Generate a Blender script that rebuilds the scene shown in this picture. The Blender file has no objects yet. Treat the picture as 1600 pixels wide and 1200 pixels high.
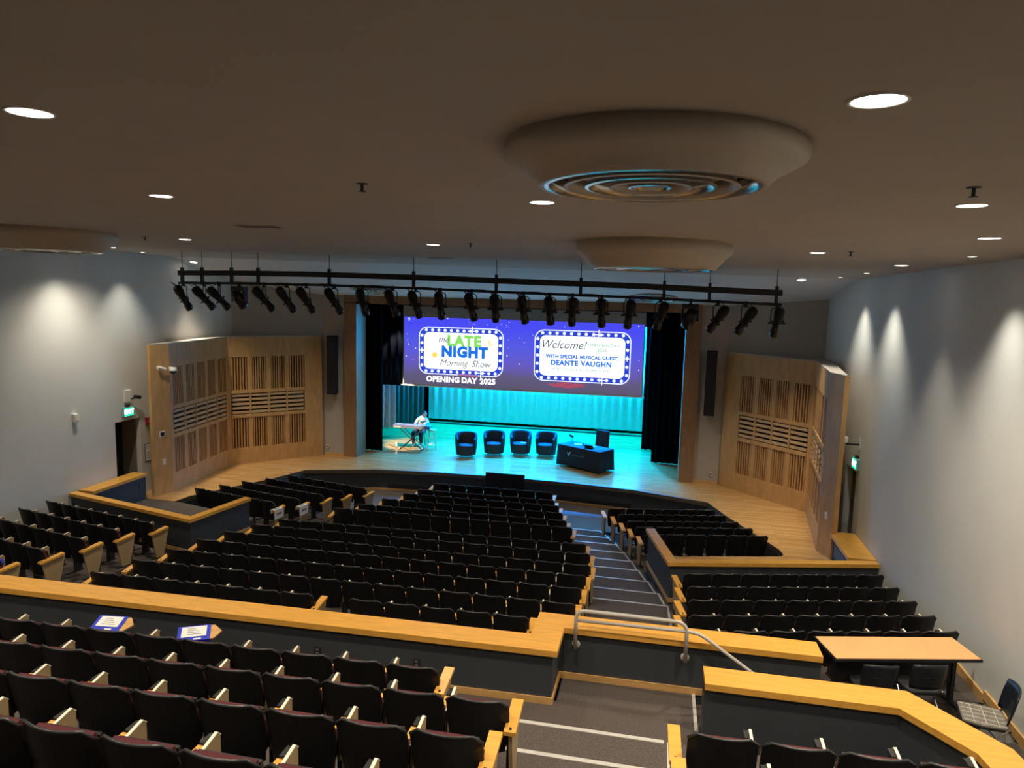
import bpy, math, random
from mathutils import Vector, Matrix
random.seed(7)
S = bpy.context.scene
C = S.collection
PI = math.pi

# ------------------------------------------------------------------ camera
CAMF, YAW, PITCH, ROLL = 1114.2, 0.20307, 0.12521, 0.02569
F = Vector((-math.sin(YAW)*math.cos(PITCH), math.cos(YAW)*math.cos(PITCH), -math.sin(PITCH)))
R0 = Vector((math.cos(YAW), math.sin(YAW), 0)); U0 = R0.cross(F)
XR = math.cos(ROLL)*R0 + math.sin(ROLL)*U0
UP = -(math.sin(ROLL)*R0 - math.cos(ROLL)*U0)
cam_data = bpy.data.cameras.new('camera'); cam = bpy.data.objects.new('camera', cam_data); C.objects.link(cam)
M = Matrix.Identity(4)
for i in range(3):
    M[i][0] = XR[i]; M[i][1] = UP[i]; M[i][2] = -F[i]
M[0][3], M[1][3], M[2][3] = 4.72, 0.0, 5.815
cam.matrix_world = M
cam_data.sensor_width = 36; cam_data.sensor_fit = 'HORIZONTAL'; cam_data.lens = CAMF/1600*36
cam_data.clip_start = 0.05; cam_data.clip_end = 200
S.camera = cam

# ------------------------------------------------------------------ world, exposure
w = bpy.data.worlds.new('world'); S.world = w; w.use_nodes = True
w.node_tree.nodes['Background'].inputs[0].default_value = (.02, .02, .022, 1)
S.view_settings.view_transform = 'Standard'; S.view_settings.look = 'None'
S.view_settings.exposure = 0.32; S.view_settings.gamma = 1.0
S.view_settings.use_curve_mapping = False

WARM = (1.0, .87, .68); NEUT = (1.0, .94, .80); CYAN = (0.0, .40, 1.0); CYANF = (0.0, .25, 1.0)
def lamp(kind, name, loc, energy, color, target=None, size=.2, spot=1.6, blend=.6, size_y=None):
    d = bpy.data.lights.new(name, kind); d.energy = energy; d.color = color
    if kind == 'SPOT':
        d.spot_size = spot; d.spot_blend = blend; d.shadow_soft_size = size
    elif kind == 'AREA':
        d.size = size
        if size_y: d.shape = 'RECTANGLE'; d.size_y = size_y
    else: d.shadow_soft_size = size
    o = bpy.data.objects.new(name, d); C.objects.link(o); o.location = loc
    if target is not None:
        o.rotation_euler = (Vector(target)-Vector(loc)).to_track_quat('-Z', 'Y').to_euler()
    return o
# stage lighting rig (hung over the stage, behind the screen), plus an added curtain fill
for x in (-4.0, -1.3, 1.3, 4.0):
    lamp('AREA', 'cyc_lamp', (x, 28.7, 5.25), 950, CYAN, (x, 30.6, 1.5), .5)
    wx = (-2.3, -.4, 1.8, 4.0)[(-4.0, -1.3, 1.3, 4.0).index(x)]
    lamp('SPOT', 'stage_wash_lamp', (wx, 27.4, 5.3), 6500, CYANF, (wx+.35, 24.6, 0), .15, 1.1, .7)
lamp('SPOT', 'piano_spot_lamp', (-3.9, 21.5, 5.5), 3800, (1, .80, .46), (-4.45, 25.1, .5), .06, .30, .35)
lamp('SPOT', 'curtain_fill_lamp', (-4.6, 24.9, 5.2), 1500, (.85, .93, 1), (-6.0, 26.5, 1.0), .06, .55, .6)  # added fill spot that brightens the pale side curtain, not a known fixture

# ------------------------------------------------------------------ materials
MATS = {}
def mat(name, col, rough=.6, var=.08, scale=8, metal=0, spec=.5, emit=None, es=0, stretch=(1, 1, 1), bump=0, trans=0):
    m = bpy.data.materials.new(name); m.use_nodes = True
    nt = m.node_tree; b = nt.nodes['Principled BSDF']
    b.inputs['Roughness'].default_value = rough; b.inputs['Metallic'].default_value = metal
    b.inputs['Specular IOR Level'].default_value = spec
    if trans: b.inputs['Transmission Weight'].default_value = trans
    b.inputs['Base Color'].default_value = (*col, 1)
    if emit:
        b.inputs['Emission Color'].default_value = (*emit, 1); b.inputs['Emission Strength'].default_value = es
    if var or bump:
        tc = nt.nodes.new('ShaderNodeTexCoord'); mp = nt.nodes.new('ShaderNodeMapping')
        mp.inputs['Scale'].default_value = stretch
        n = nt.nodes.new('ShaderNodeTexNoise'); n.inputs['Scale'].default_value = scale; n.inputs['Detail'].default_value = 4
        nt.links.new(tc.outputs['Object'], mp.inputs[0]); nt.links.new(mp.outputs[0], n.inputs[0])
        if var:
            r = nt.nodes.new('ShaderNodeValToRGB')
            r.color_ramp.elements[0].position = .3; r.color_ramp.elements[1].position = .7
            r.color_ramp.elements[0].color = (*[max(0, c*(1-var)) for c in col], 1)
            r.color_ramp.elements[1].color = (*[min(1, c*(1+var)) for c in col], 1)
            nt.links.new(n.outputs[0], r.inputs[0]); nt.links.new(r.outputs[0], b.inputs['Base Color'])
        if bump:
            bp = nt.nodes.new('ShaderNodeBump'); bp.inputs['Strength'].default_value = bump; bp.inputs['Distance'].default_value = .01
            nt.links.new(n.outputs[0], bp.inputs['Height']); nt.links.new(bp.outputs[0], b.inputs['Normal'])
    MATS[name] = m; return m
def emitm(name, col, s): return mat(name, (0, 0, 0), .8, 0, emit=col, es=s)
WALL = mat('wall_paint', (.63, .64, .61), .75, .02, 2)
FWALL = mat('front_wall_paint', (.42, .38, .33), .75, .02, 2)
CEIL = mat('ceiling_paint', (.46, .41, .35), .85, .03, 1.5)
CEIL2 = mat('ceiling_white_paint', (.62, .62, .62), .8, .02, 1.5)
CARPET = mat('carpet', (.085, .068, .06), .95, .35, 60, bump=.3)
CONC = mat('concrete_floor', (.10, .085, .075), .8, .2, 4)
HONEY = mat('honey_maple', (.74, .375, .065), .38, .12, 3, stretch=(1, 6, 6))
BASEB = mat('maple_baseboard', (.62, .36, .13), .45, .12, 3, stretch=(1, 5, 5))
BIRCH = mat('birch_panel', (.56, .33, .13), .5, .12, 2.5, stretch=(3, 3, .8))
SLAT = mat('slat_wood', (.50, .27, .10), .5, .15, 4, stretch=(6, 6, 1))
SLATL = mat('pale_slat_wood', (.60, .42, .24), .5, .1, 4)
CAVITY = mat('panel_cavity', (.05, .025, .012), .9, .2, 3)
BROWNTRIM = mat('proscenium_wood', (.27, .15, .075), .5, .15, 3, stretch=(5, 5, 1))
SLATEP = mat('slate_painted_panel', (.045, .052, .062), .55, .08, 3)
SHELL = mat('black_plastic', (.008, .008, .009), .5, 0, spec=.3)
RIMM = mat('rim_highlight_plastic', (.035, .035, .038), .35, 0)  # black rim painted lighter grey to carry the highlight along seat-back tops
MAROON = mat('maroon_fabric', (.085, .012, .018), .9, .2, 90)
BEIGE = mat('beige_laminate', (.40, .28, .15), .5, .06, 6)
CREAM = mat('cream_edge', (.80, .74, .60), .5, 0)
STEEL = mat('dark_steel', (.03, .03, .032), .45, 0, metal=.3)
BLACK = mat('matte_black', (.010, .010, .012), .6, 0)
GLOSSBLK = mat('gloss_black', (.012, .012, .02), .25, 0)
VELVET = mat('black_velour', (.0022, .0022, .0035), 1, .2, 20, spec=.05)
GREYD = mat('grey_drape', (.42, .46, .52), .85, .1, 10)
CYC = mat('cyc_curtain', (.80, .84, .86), .8, .04, 4)
SCREENF = mat('screen_fabric', (.42, .40, .38), .8, .03, 3)
WHITE = mat('white_plastic', (.78, .77, .74), .45, 0)
PAPER = mat('white_paper', (.85, .85, .83), .7, .04, 30)
PRINT = mat('grey_print', (.25, .25, .27), .7, 0)
BLUE = mat('blue_cover', (.02, .04, .55), .5, .1, 10)
NOSE = mat('aluminium_nosing', (.62, .60, .56), .4, .05, 20, metal=.2)
RAILM = mat('grey_painted_rail', (.50, .46, .41), .35, .03, 10)
TABLET = mat('orange_laminate_top', (.80, .40, .16), .35, .04, 4)
PLAID = mat('grey_woven_fabric', (.16, .15, .13), .9, .4, 70)
CHROME = mat('chrome', (.6, .6, .62), .2, 0, metal=1)
RED = mat('red_plastic', (.30, .012, .015), .4, 0)
GREEN = emitm('exit_green', (.02, .95, .42), 1.3)
EXITP = mat('exit_housing', (.25, .50, .52), .4, 0)
LAMPW = emitm('lamp_face', (1, .93, .80), 9)
CHAIRF = mat('charcoal_fabric', (.03, .032, .036), .85, .2, 60)
NAVY = mat('navy_cloth', (.008, .011, .022), .8, .2, 20)
SKIN = mat('skin', (.45, .27, .18), .55, .05, 20)
HAIR = mat('dark_hair', (.03, .02, .015), .7, .2, 40)
SHIRT = mat('pale_shirt', (.36, .40, .42), .8, .08, 20)
TROUSER = mat('dark_trousers', (.02, .02, .025), .8, .1, 20)
PIANO = mat('silver_keyboard_case', (.16, .16, .26), .35, .05, 10)
KEYS = mat('ivory_keys', (.55, .55, .53), .3, 0)
STOOLW = mat('pale_stool_wood', (.72, .60, .32), .5, .1, 8)
DUCTP = mat('diffuser_paint', (.50, .44, .37), .5, .02, 2)
DUCTM = mat('diffuser_metal', (.55, .55, .55), .22, 0, metal=.85)
# stage boards
def stage_wood():
    m = mat('stage_boards', (.50, .30, .12), .30, 0)
    nt = m.node_tree; b = nt.nodes['Principled BSDF']
    tc = nt.nodes.new('ShaderNodeTexCoord')
    br = nt.nodes.new('ShaderNodeTexBrick'); br.inputs['Scale'].default_value = 1
    br.inputs['Brick Width'].default_value = 1.3; br.inputs['Row Height'].default_value = .07
    br.inputs['Mortar Size'].default_value = .003; br.offset = .37
    br.inputs['Color1'].default_value = (.60, .35, .13, 1); br.inputs['Color2'].default_value = (.42, .23, .08, 1)
    br.inputs['Mortar'].default_value = (.22, .12, .05, 1)
    nt.links.new(tc.outputs['Object'], br.inputs[0]); nt.links.new(br.outputs[0], b.inputs['Base Color'])
    b.inputs['Roughness'].default_value = .19; b.inputs['Specular IOR Level'].default_value = .65
    return m
STAGEW = stage_wood()

# ------------------------------------------------------------------ mesh helpers
class MB:
    def __init__(s): s.v = []; s.f = []
    def add(s, vs, fs, mtx=None):
        o = len(s.v)
        s.v += [tuple(mtx @ Vector(p)) if mtx else tuple(p) for p in vs]
        s.f += [tuple(i+o for i in f) for f in fs]; return s
    def box(s, x0, x1, y0, y1, z0, z1, mtx=None):
        vs = [(x0,y0,z0),(x1,y0,z0),(x1,y1,z0),(x0,y1,z0),(x0,y0,z1),(x1,y0,z1),(x1,y1,z1),(x0,y1,z1)]
        return s.add(vs, [(0,3,2,1),(4,5,6,7),(0,1,5,4),(1,2,6,5),(2,3,7,6),(3,0,4,7)], mtx)
    def prism(s, poly, z0, z1, mtx=None):
        # poly counter-clockwise seen from +z ; z0/z1 scalars or per-vertex lists
        n = len(poly); z0 = z0 if hasattr(z0, '__len__') else [z0]*n; z1 = z1 if hasattr(z1, '__len__') else [z1]*n
        a = sum(poly[i][0]*poly[(i+1) % n][1]-poly[(i+1) % n][0]*poly[i][1] for i in range(n))
        if a < 0: poly = poly[::-1]; z0 = z0[::-1]; z1 = z1[::-1]
        vs = [(p[0], p[1], z) for p, z in zip(poly, z0)] + [(p[0], p[1], z) for p, z in zip(poly, z1)]
        fs = [tuple(range(n))[::-1], tuple(range(n, 2*n))] + [(i, (i+1) % n, n+(i+1) % n, n+i) for i in range(n)]
        return s.add(vs, fs, mtx)
    def tube(s, path, r, n=8, caps=True):
        path = [Vector(p) for p in path]; rs = r if hasattr(r, '__len__') else [r]*len(path)
        rings = []; prev = None
        for i, p in enumerate(path):
            t = (path[min(i+1, len(path)-1)]-path[max(i-1, 0)]).normalized()
            a = prev if prev is not None else (Vector((0,0,1)) if abs(t.z) < .9 else Vector((1,0,0)))
            u = (a-t*a.dot(t)).normalized(); prev = u; v = t.cross(u)
            rings.append([tuple(p+rs[i]*(math.cos(2*PI*k/n)*u+math.sin(2*PI*k/n)*v)) for k in range(n)])
        vs = [q for ring in rings for q in ring]; fs = []
        for i in range(len(path)-1):
            for k in range(n):
                fs.append((i*n+k, i*n+(k+1) % n, (i+1)*n+(k+1) % n, (i+1)*n+k))
        if caps: fs += [tuple(range(n))[::-1], tuple((len(path)-1)*n+k for k in range(n))]
        return s.add(vs, fs)
    def lathe(s, prof, n=24, mtx=None):
        vs = []; fs = []; m = len(prof)
        for k in range(n):
            a = 2*PI*k/n
            for r, z in prof: vs.append((r*math.cos(a), r*math.sin(a), z))
        for k in range(n):
            for j in range(m-1):
                fs.append((k*m+j, ((k+1) % n)*m+j, ((k+1) % n)*m+j+1, k*m+j+1))
        return s.add(vs, fs, mtx)
    def mesh(s, name, material, smooth=False):
        me = bpy.data.meshes.new(name); me.from_pydata(s.v, [], s.f)
        me.materials.append(material)
        if smooth:
            me.polygons.foreach_set('use_smooth', [True]*len(me.polygons))
        me.update(); return me
    def build(s, name, material, parent=None, smooth=False, loc=None, bevel=0):
        return link(name, s.mesh(name, material, smooth), parent, loc, bevel)
def link(name, me, parent=None, loc=None, bevel=0):
    o = bpy.data.objects.new(name, me); C.objects.link(o)
    if parent is not None: o.parent = parent
    if loc: o.location = loc
    if bevel:
        b = o.modifiers.new('bevel', 'BEVEL'); b.width = bevel; b.segments = 2; b.limit_method = 'ANGLE'
    return o
def tag(o, label, cat, group=None):
    o['label'] = label; o['category'] = cat
    if group: o['group'] = group
    return o
def thing(name, label, cat, loc=(0,0,0), rz=0, group=None):
    o = bpy.data.objects.new(name, None); C.objects.link(o); o.empty_display_size = .1
    o.location = loc; o.rotation_euler = (0, 0, rz); return tag(o, label, cat, group)
def struct(name, mb, m, parent=None):
    o = mb.build(name, m, parent)
    if parent is None: o['kind'] = 'structure'
    return o
def bx(*a, **k): return MB().box(*a, **k)
def text_mesh(body, size, material, name, parent, mtx, bold=0, shear=0, align='CENTER', space=1, sx=1, extrude=.001):
    cu = bpy.data.curves.new('t', 'FONT'); cu.body = body; cu.size = size; cu.offset = bold; cu.shear = shear
    cu.align_x = align; cu.align_y = 'CENTER'; cu.space_character = space; cu.extrude = extrude; cu.resolution_u = 3
    ob = bpy.data.objects.new('t', cu); C.objects.link(ob)
    dg = bpy.context.evaluated_depsgraph_get(); dg.update()
    me = bpy.data.meshes.new_from_object(ob.evaluated_get(dg)); me.name = name
    C.objects.unlink(ob); bpy.data.objects.remove(ob)
    me.transform(mtx @ Matrix.Diagonal((sx, 1, 1, 1))); me.materials.clear(); me.materials.append(material)
    return link(name, me, parent)
ORD = ['zeroth','first','second','third','fourth','fifth','sixth','seventh','eighth','ninth','tenth','eleventh','twelfth','thirteenth','fourteenth','fifteenth','sixteenth','seventeenth','eighteenth','nineteenth','twentieth','twenty-first','twenty-second','twenty-third','twenty-fourth']

# ================================================================== SETTING
W = 9.3
def zc(x, y): return 6.51-.0143*x+.01*(18.4-y)
PIT = -.68
# terraces of the centre block: (front Y, back Y, z)
STEPS = [(19.30,-.66),(18.77,-.65),(18.26,-.64),(17.60,-.60),(16.90,-.54),(16.15,-.46),(15.35,-.38),(14.49,-.27),(13.65,-.15),(12.80,-.02),(11.90,.10),(11.00,.22),(10.10,.31),(8.40,.31)]
XA = [3.45,3.71,3.96,4.19,4.40,4.59,4.81,5.04,5.21,5.25,5.25,5.25,5.25,5.25]
struct('floor', MB().prism([(-W,19.30),(W,19.30),(W,22),(-W,22)], -1.2, PIT), CONC)
for i in range(len(STEPS)-1):
    y1, z = STEPS[i]; y0 = STEPS[i+1][0]; x1, x0 = XA[i], XA[i+1]
    t = struct('floor', MB().prism([(-x0,y0),(x0,y0),(x1,y1),(-x1,y1)], -1.2, z), CARPET)
    xl = [2.3,2.5,2.7,3.0,3.2,3.4,3.45,3.6,3.65,3.7,3.7,3.7,3.7][i]
    MB().box(xl, x1-.06, y1-.035, y1+.004, z-.002, z+.008).build('nosing', NOSE, t)
    MB().box(-x1+.06, -xl, y1-.035, y1+.004, z-.002, z+.008).build('nosing', NOSE, t)
    d = (x1-x0)/(y1-y0)
    MB().prism([(x1-.10,y1-.06),(x1-.06,y1-.06),(x0-.06,y0+.03),(x0-.10,y0+.03)], z, z+.006).build('edge_strip', NOSE, t)
# base slab under the side blocks
struct('floor', MB().prism([(3.2,19.3),(W,19.3),(W,7.0),(5.25,7.0),(5.25,13.4)], -1.3, [-.75,-.75,-.35,-.35,-.45]), CONC)
struct('floor', MB().prism([(-3.2,19.3),(-W,19.3),(-W,7.0),(-5.25,7.0),(-5.25,13.4)], -1.3, [-.75,-.75,-.35,-.35,-.45]), CONC)
# upper level
struct('floor', MB().prism([(-W,7.13),(5.37,7.13),(5.37,8.75),(3.70,8.75),(3.70,8.12),(-W,8.12)], -1.2, .90), CARPET)
for k in range(9):
    y1 = 7.13-.93*k; y0 = y1-.93 if k < 8 else -2.2; z = 1.22+.30*k
    t = struct('floor', bx(-W, W, y0, y1, -1.2, z), CARPET)
    MB().box(3.3, 4.97, y1-.05, y1+.004, z-.002, z+.010).build('nosing', NOSE, t)
    if k < 3: MB().box(5.0, 5.03, y0+.04, y1-.02, z, z+.008).build('edge_strip', NOSE, t)
# steps going down to the right behind the handrail
for k in range(3):
    x0 = 5.37+.42*k; z = .90-.1333*(k+1)
    t = struct('floor', bx(x0, x0+.42 if k < 2 else W, 7.13, 8.75 if k < 2 else 9.25, -1.2, z), CARPET)
    if k == 0: MB().box(5.33, 5.37, 7.9, 8.7, .90, .91).build('nosing', NOSE, t)

# side walls with door openings
def side_wall(sx, d0, d1, dz, nm, dn):
    a = sorted((sx*W, sx*(W+.15)))
    b = MB()
    b.box(a[0], a[1], -2.2, d0, -1.3, 6.9).box(a[0], a[1], d1, 23.2, -1.3, 6.9).box(a[0], a[1], d0, d1, dz, 6.9).box(a[0], a[1], d0, d1, -1.3, 0)
    wl = struct(nm, b, WALL)
    a2 = sorted((sx*(W+.15), sx*(W+.75)))
    r = MB(); r.box(a2[0], a2[1], d0-.1, d0, 0, dz+.05).box(a2[0], a2[1], d1, d1+.1, 0, dz+.05).box(a2[0], a2[1], d0, d1, dz, dz+.1).box(a2[0], a2[1], d0, d1, -.1, 0)
    struct('wall_recess', r, mat('door_recess_paint'+dn, (.22, .19, .16), .7, .03))
    a3 = sorted((sx*(W+.60), sx*(W+.65)))
    d = struct('door_'+dn, bx(a3[0], a3[1], d0, d1, 0, dz), mat('door_paint'+dn, (.012, .016, .018), .4, .05))
    hx = sx*(W+.58)
    MB().tube([(hx, d0+.1, .95), (hx-.03*sx, d0+.1, .95), (hx-.03*sx, d0+.75, .95), (hx, d0+.75, .95)], .015).build('push_bar', CHROME, d)
    return wl
side_wall(-1, 16.08, 17.02, 2.16, 'wall_left', '1')
side_wall(1, 17.35, 18.25, 1.95, 'wall_right', '2')
struct('wall_back', bx(-W-.15, W+.15, -2.4, -2.2, -1.3, 6.9), WALL)
# wall above the panels + strip beside proscenium
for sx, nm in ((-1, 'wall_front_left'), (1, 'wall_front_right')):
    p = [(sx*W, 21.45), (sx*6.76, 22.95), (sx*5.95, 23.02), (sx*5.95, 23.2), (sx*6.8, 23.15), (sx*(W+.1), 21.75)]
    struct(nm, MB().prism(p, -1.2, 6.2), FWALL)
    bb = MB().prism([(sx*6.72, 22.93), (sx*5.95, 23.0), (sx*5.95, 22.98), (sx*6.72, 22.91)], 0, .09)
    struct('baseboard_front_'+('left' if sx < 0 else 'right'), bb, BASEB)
# proscenium frame
tr = MB()
for sx in (-1, 1):
    a = sorted((sx*5.50, sx*5.96)); tr.box(a[0], a[1], 22.90, 23.7, 0, 5.40)
tr.box(-5.96, 5.96, 22.90, 23.7, 5.37, 6.1)
struct('trim_1', tr, BROWNTRIM)
# ceilings
struct('ceiling', MB().prism([(-W-.2,-2.3),(W+.2,-2.3),(W+.2,18.4),(-W-.2,18.4)], [zc(-W,-2.3),zc(W,-2.3),zc(W,18.4),zc(-W,18.4)], 6.95), CEIL)
struct('ceiling', MB().prism([(-W-.2,18.4),(W+.2,18.4),(W+.2,23.4),(-W-.2,23.4)], [zc(-W,18.4)+.03,zc(W,18.4)+.03,5.56,5.56], 7.0), CEIL2)
# stage floor
LIP = [(7.76,16.85),(7.72,17.15),(6.68,19.6),(6.30,20.72),(4.15,21.46),(2.2,21.72),(0,21.82)]
LIPL = [(7.95,16.6),(7.90,17.1),(6.72,19.5),(6.30,20.72),(4.15,21.46),(2.2,21.72),(0,21.82)]
poly = [(W,15.2),(5.45,14.3),(5.0,15.95),(7.70,16.72)] + LIP + [(-x, y) for x, y in LIPL[::-1]][1:] + [(-8.75,16.62),(-W,16.75),(-W,24),(-9.2,31.5),(9.2,31.5),(W,24)]
struct('floor', MB().prism(poly, -.10, 0), STAGEW)
struct('floor', MB().prism([(-W,14.6),(-5.4,13.75),(-5.1,15.3),(-5.2,15.95),(-7.9,16.62),(-7.95,16.63),(-8.75,16.62),(-W,16.75)], -.7, -.02), CARPET)
inn = [(x*.996, y+.05) for x, y in LIP]; innl = [(x*.996, y+.05) for x, y in LIPL]
face = [(x, y) for x, y in inn] + [(-x, y) for x, y in innl[::-1]][1:]
fb = MB()
for (xa, ya), (xb, yb) in zip(face, face[1:]):
    fb.prism([(xa, ya), (xb, yb), (xb*1.0, yb+.12), (xa*1.0, ya+.12)], -1.2, -.10)
struct('wall_stage_front', fb, SLATEP)
lp = LIP + [(-x, y) for x, y in LIPL[::-1]][1:]
nb = MB(); bb = MB()
for (xa, ya), (xb, yb) in zip(lp, lp[1:]):
    nb.prism([(xa, ya-.02), (xb, yb-.02), (xb, yb+.05), (xa, ya+.05)], -.11, .004)
    bb.prism([(xa, ya+.01), (xb, yb+.01), (xb, yb+.06), (xa, ya+.06)], PIT, PIT+.07)
struct('trim_2', nb, mat('stage_lip', (.10, .075, .045), .4, .05)); struct('baseboard_stage', bb, BASEB)
vb = MB()
vb.prism([(-3.75,21.46),(-.7,21.74),(-.7,21.72),(-3.75,21.44)], PIT+.10, PIT+.24); vb.prism([(1.6,21.72),(4.1,21.42),(4.1,21.44),(1.6,21.74)], PIT+.10, PIT+.24)
struct('trim_3', vb, BLACK)
# stage house
sh = MB(); sh.box(-9.4, 9.4, 31.5, 31.7, -.1, 8.2).box(-9.5, -9.3, 23.2, 31.7, -.1, 8.2).box(9.3, 9.5, 23.2, 31.7, -.1, 8.2).box(-9.5, 9.5, 23.3, 31.7, 8.0, 8.2)
sh.box(-9.5, 9.5, 23.25, 23.45, 6.0, 8.2)
struct('wall_stage_house', sh, VELVET)

# ------------------------------------------------------------------ half walls (rail boxes)
def offset_poly(path, dist):
    out = []
    for i, p in enumerate(path):
        ns = []
        for a, b in ((i-1, i), (i, i+1)):
            if 0 <= a and b < len(path):
                d = Vector((path[b][0]-path[a][0], path[b][1]-path[a][1])).normalized(); ns.append(Vector((-d.y, d.x)))
        n = ns[0] if len(ns) == 1 else (ns[0]+ns[1])/(1+ns[0].dot(ns[1]))
        out.append((p[0]+n.x*dist, p[1]+n.y*dist))
    return out
def half_wall(label, path, zcap, width, zb, base=None, inset=.06, thick=.075, bsides=1):
    """path = the near/outer edge of the cap, running so that the cap lies to its left"""
    t = thing('half_wall', label, 'half wall', (path[0][0], path[0][1], 0))
    off = Vector((path[0][0], path[0][1], 0))
    def seg(d0, d1, z0, z1, nm, m, zb2=None):
        a = offset_poly(path, d0); b = offset_poly(path, d1)
        for i in range(len(path)-1):
            q = [a[i], a[i+1], b[i+1], b[i]]
            q = [(x-off.x, y-off.y) for x, y in q]
            MB().prism(q, z0, z1).build(nm, m, t)
    seg(0, width, zcap-thick, zcap, 'wood_cap', HONEY)
    seg(inset, width-inset, zb, zcap-thick, 'wall_panel', SLATEP)
    if base is not None: seg(inset-.018, inset, base, base+.085, 'baseboard', BASEB)
    return t
hw = half_wall('long dark half wall with honey wood cap across the hall', [(-W+.01,7.78),(-4.0,7.80),(3.71,7.98),(3.71,8.62),(6.82,8.66)], 1.61, .38, -.4, .90)
half_wall('angled dark half wall with wood cap beside the lone grey-seated chair', [(5.40,7.69),(7.37,7.70),(7.86,7.06),(7.95,6.4)], 1.61, .39, .3, None)
half_wall('dark half wall with wood cap boxing in the right side stage', [(4.62,16.03),(5.10,14.0),(W-.01,15.06)], .60, .20, -1.0, -.25)
hwr = half_wall('short dark half wall with wide wood cap by the right door', [(W-.01,15.3),(W-.01,17.0)], .60, .55, -.1, None)
half_wall('dark half wall with wood cap boxing in the left side stage', [(-W+.01,14.46),(-5.22,13.47),(-4.90,15.35)], .70, .20, -1.0, -.12)
hwl = half_wall('short dark half wall with wide wood cap by the left door', [(-W+.47,14.75),(-W+.47,16.64)], .70, .45, -.1, None)

def moulding(t, x0, x1, y0, y1, z0, z1):
    for a, b, c, d in ((y0, y1, z0, z0+.03), (y0, y1, z1-.03, z1), (y0, y0+.03, z0, z1), (y1-.03, y1, z0, z1)):
        MB().box(x0, x1, a, b, c, d).build('panel_moulding', SLATEP, t)
moulding(hwl, -.062, -.046, .35, 1.65, .12, .50)
moulding(hwr, -.504, -.488, .25, 1.45, .10, .42)
# ------------------------------------------------------------------ acoustic wood panels beside the stage
def acoustic(sx):
    side = 'left' if sx < 0 else 'right'
    t = thing('acoustic_panel_wall', 'tall birch acoustic wall with slatted bays %s of the stage' % side, 'wall panel', (sx*8.7, 19, 0))
    ox, oy = sx*8.7, 19
    pts = [(sx*6.76, 22.86), (sx*8.92, 20.57), (sx*8.57, 17.34), (sx*8.76, 16.81)]
    H = 4.2
    def frame(a, b):
        d = Vector((b[0]-a[0], b[1]-a[1], 0)); L = d.length; d.normalize()
        n = Vector((d.y, -d.x, 0))
        if n.dot(Vector((0-a[0], 16-a[1], 0))) < 0: n = -n
        m = Matrix.Identity(4)
        for i in range(3): m[i][0] = d[i]; m[i][1] = n[i]; m[i][2] = (0, 0, 1)[i]
        m[0][3] = a[0]-ox; m[1][3] = a[1]-oy
        return m, L
    def quad(mb, m, x0, x1, y0, y1, z0, z1):
        mb.box(x0, x1, y0, y1, z0, z1, m)
    for fi, nb in ((0, 4), (1, 5)):
        m, L = frame(pts[fi], pts[fi+1])
        e0 = .62 if fi == 0 else .10; e1 = .10 if fi == 0 else .12
        # backing
        g = MB(); quad(g, m, 0, L, -.16, -.12, 0, H); g.build('backing', CAVITY, t)
        fr = MB()
        quad(fr, m, 0, L, -.12, 0, 3.56, H); quad(fr, m, 0, L, -.12, 0, 0, .54)
        quad(fr, m, 0, e0, -.12, 0, .54, 3.56); quad(fr, m, L-e1, L, -.12, 0, .54, 3.56)
        quad(fr, m, e0, L-e1, -.12, .012, 2.36, 2.47); quad(fr, m, e0, L-e1, -.12, .012, 1.55, 1.66)
        wb = (L-e0-e1)/nb
        for k in range(1, nb):
            x = e0+wb*k
            quad(fr, m, x-.075, x+.075, -.12, 0, .54, 1.55); quad(fr, m, x-.075, x+.075, -.12, 0, 2.47, 3.56)
            quad(fr, m, x-.025, x+.025, -.12, .012, 1.66, 2.36)
        fr.build('panel_frame', BIRCH, t)
        for k in range(nb):
            xa = e0+wb*k+(.075 if k else 0); xb = e0+wb*(k+1)-(.075 if k < nb-1 else 0)
            for z0, z1 in ((.54, 1.55), (2.47, 3.56)):
                b = MB(); ns = 6
                for q in range(ns):
                    xc = xa+(xb-xa)*(q+.5)/ns; hwid = (xb-xa)/ns*(.22+.04*((q*7+k*3) % 3))
                    quad(b, m, xc-hwid, xc+hwid, -.05, -.012, z0, z1)
                o = b.build('slat_bay', SLAT, t); o['kind'] = 'stuff'
            b = MB(); xa = e0+wb*k+.03; xb = e0+wb*(k+1)-.03
            for q in range(5):
                zc_ = 1.66+.70*(q+.5)/5; quad(b, m, xa, xb, -.06, -.005, zc_-.038, zc_+.038)
            o = b.build('louver_bay', SLATL, t); o['kind'] = 'stuff'
    m, L = frame(pts[2], pts[3]); g = MB(); quad(g, m, 0, L, -.12, 0, 0, H); g.build('end_panel', BIRCH, t)
    cap = [(x-ox, y-oy) for x, y in pts] + [(sx*8.81-ox, 16.82-oy), (sx*(W-.01)-ox, 20.3-oy), (sx*(W-.01)-ox, 21.4-oy), (sx*6.9-ox, 22.85-oy)]
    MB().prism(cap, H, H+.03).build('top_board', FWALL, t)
    MB().prism([(sx*8.76-ox,16.81-oy),(sx*8.81-ox,16.82-oy),(sx*(W-.01)-ox,20.3-oy),(sx*(W-.05)-ox,20.3-oy),(sx*8.79-ox,17.0-oy)], 0, H).build('return_panel', BIRCH, t)
    return t
acoustic(-1); acoustic(1)

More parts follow.
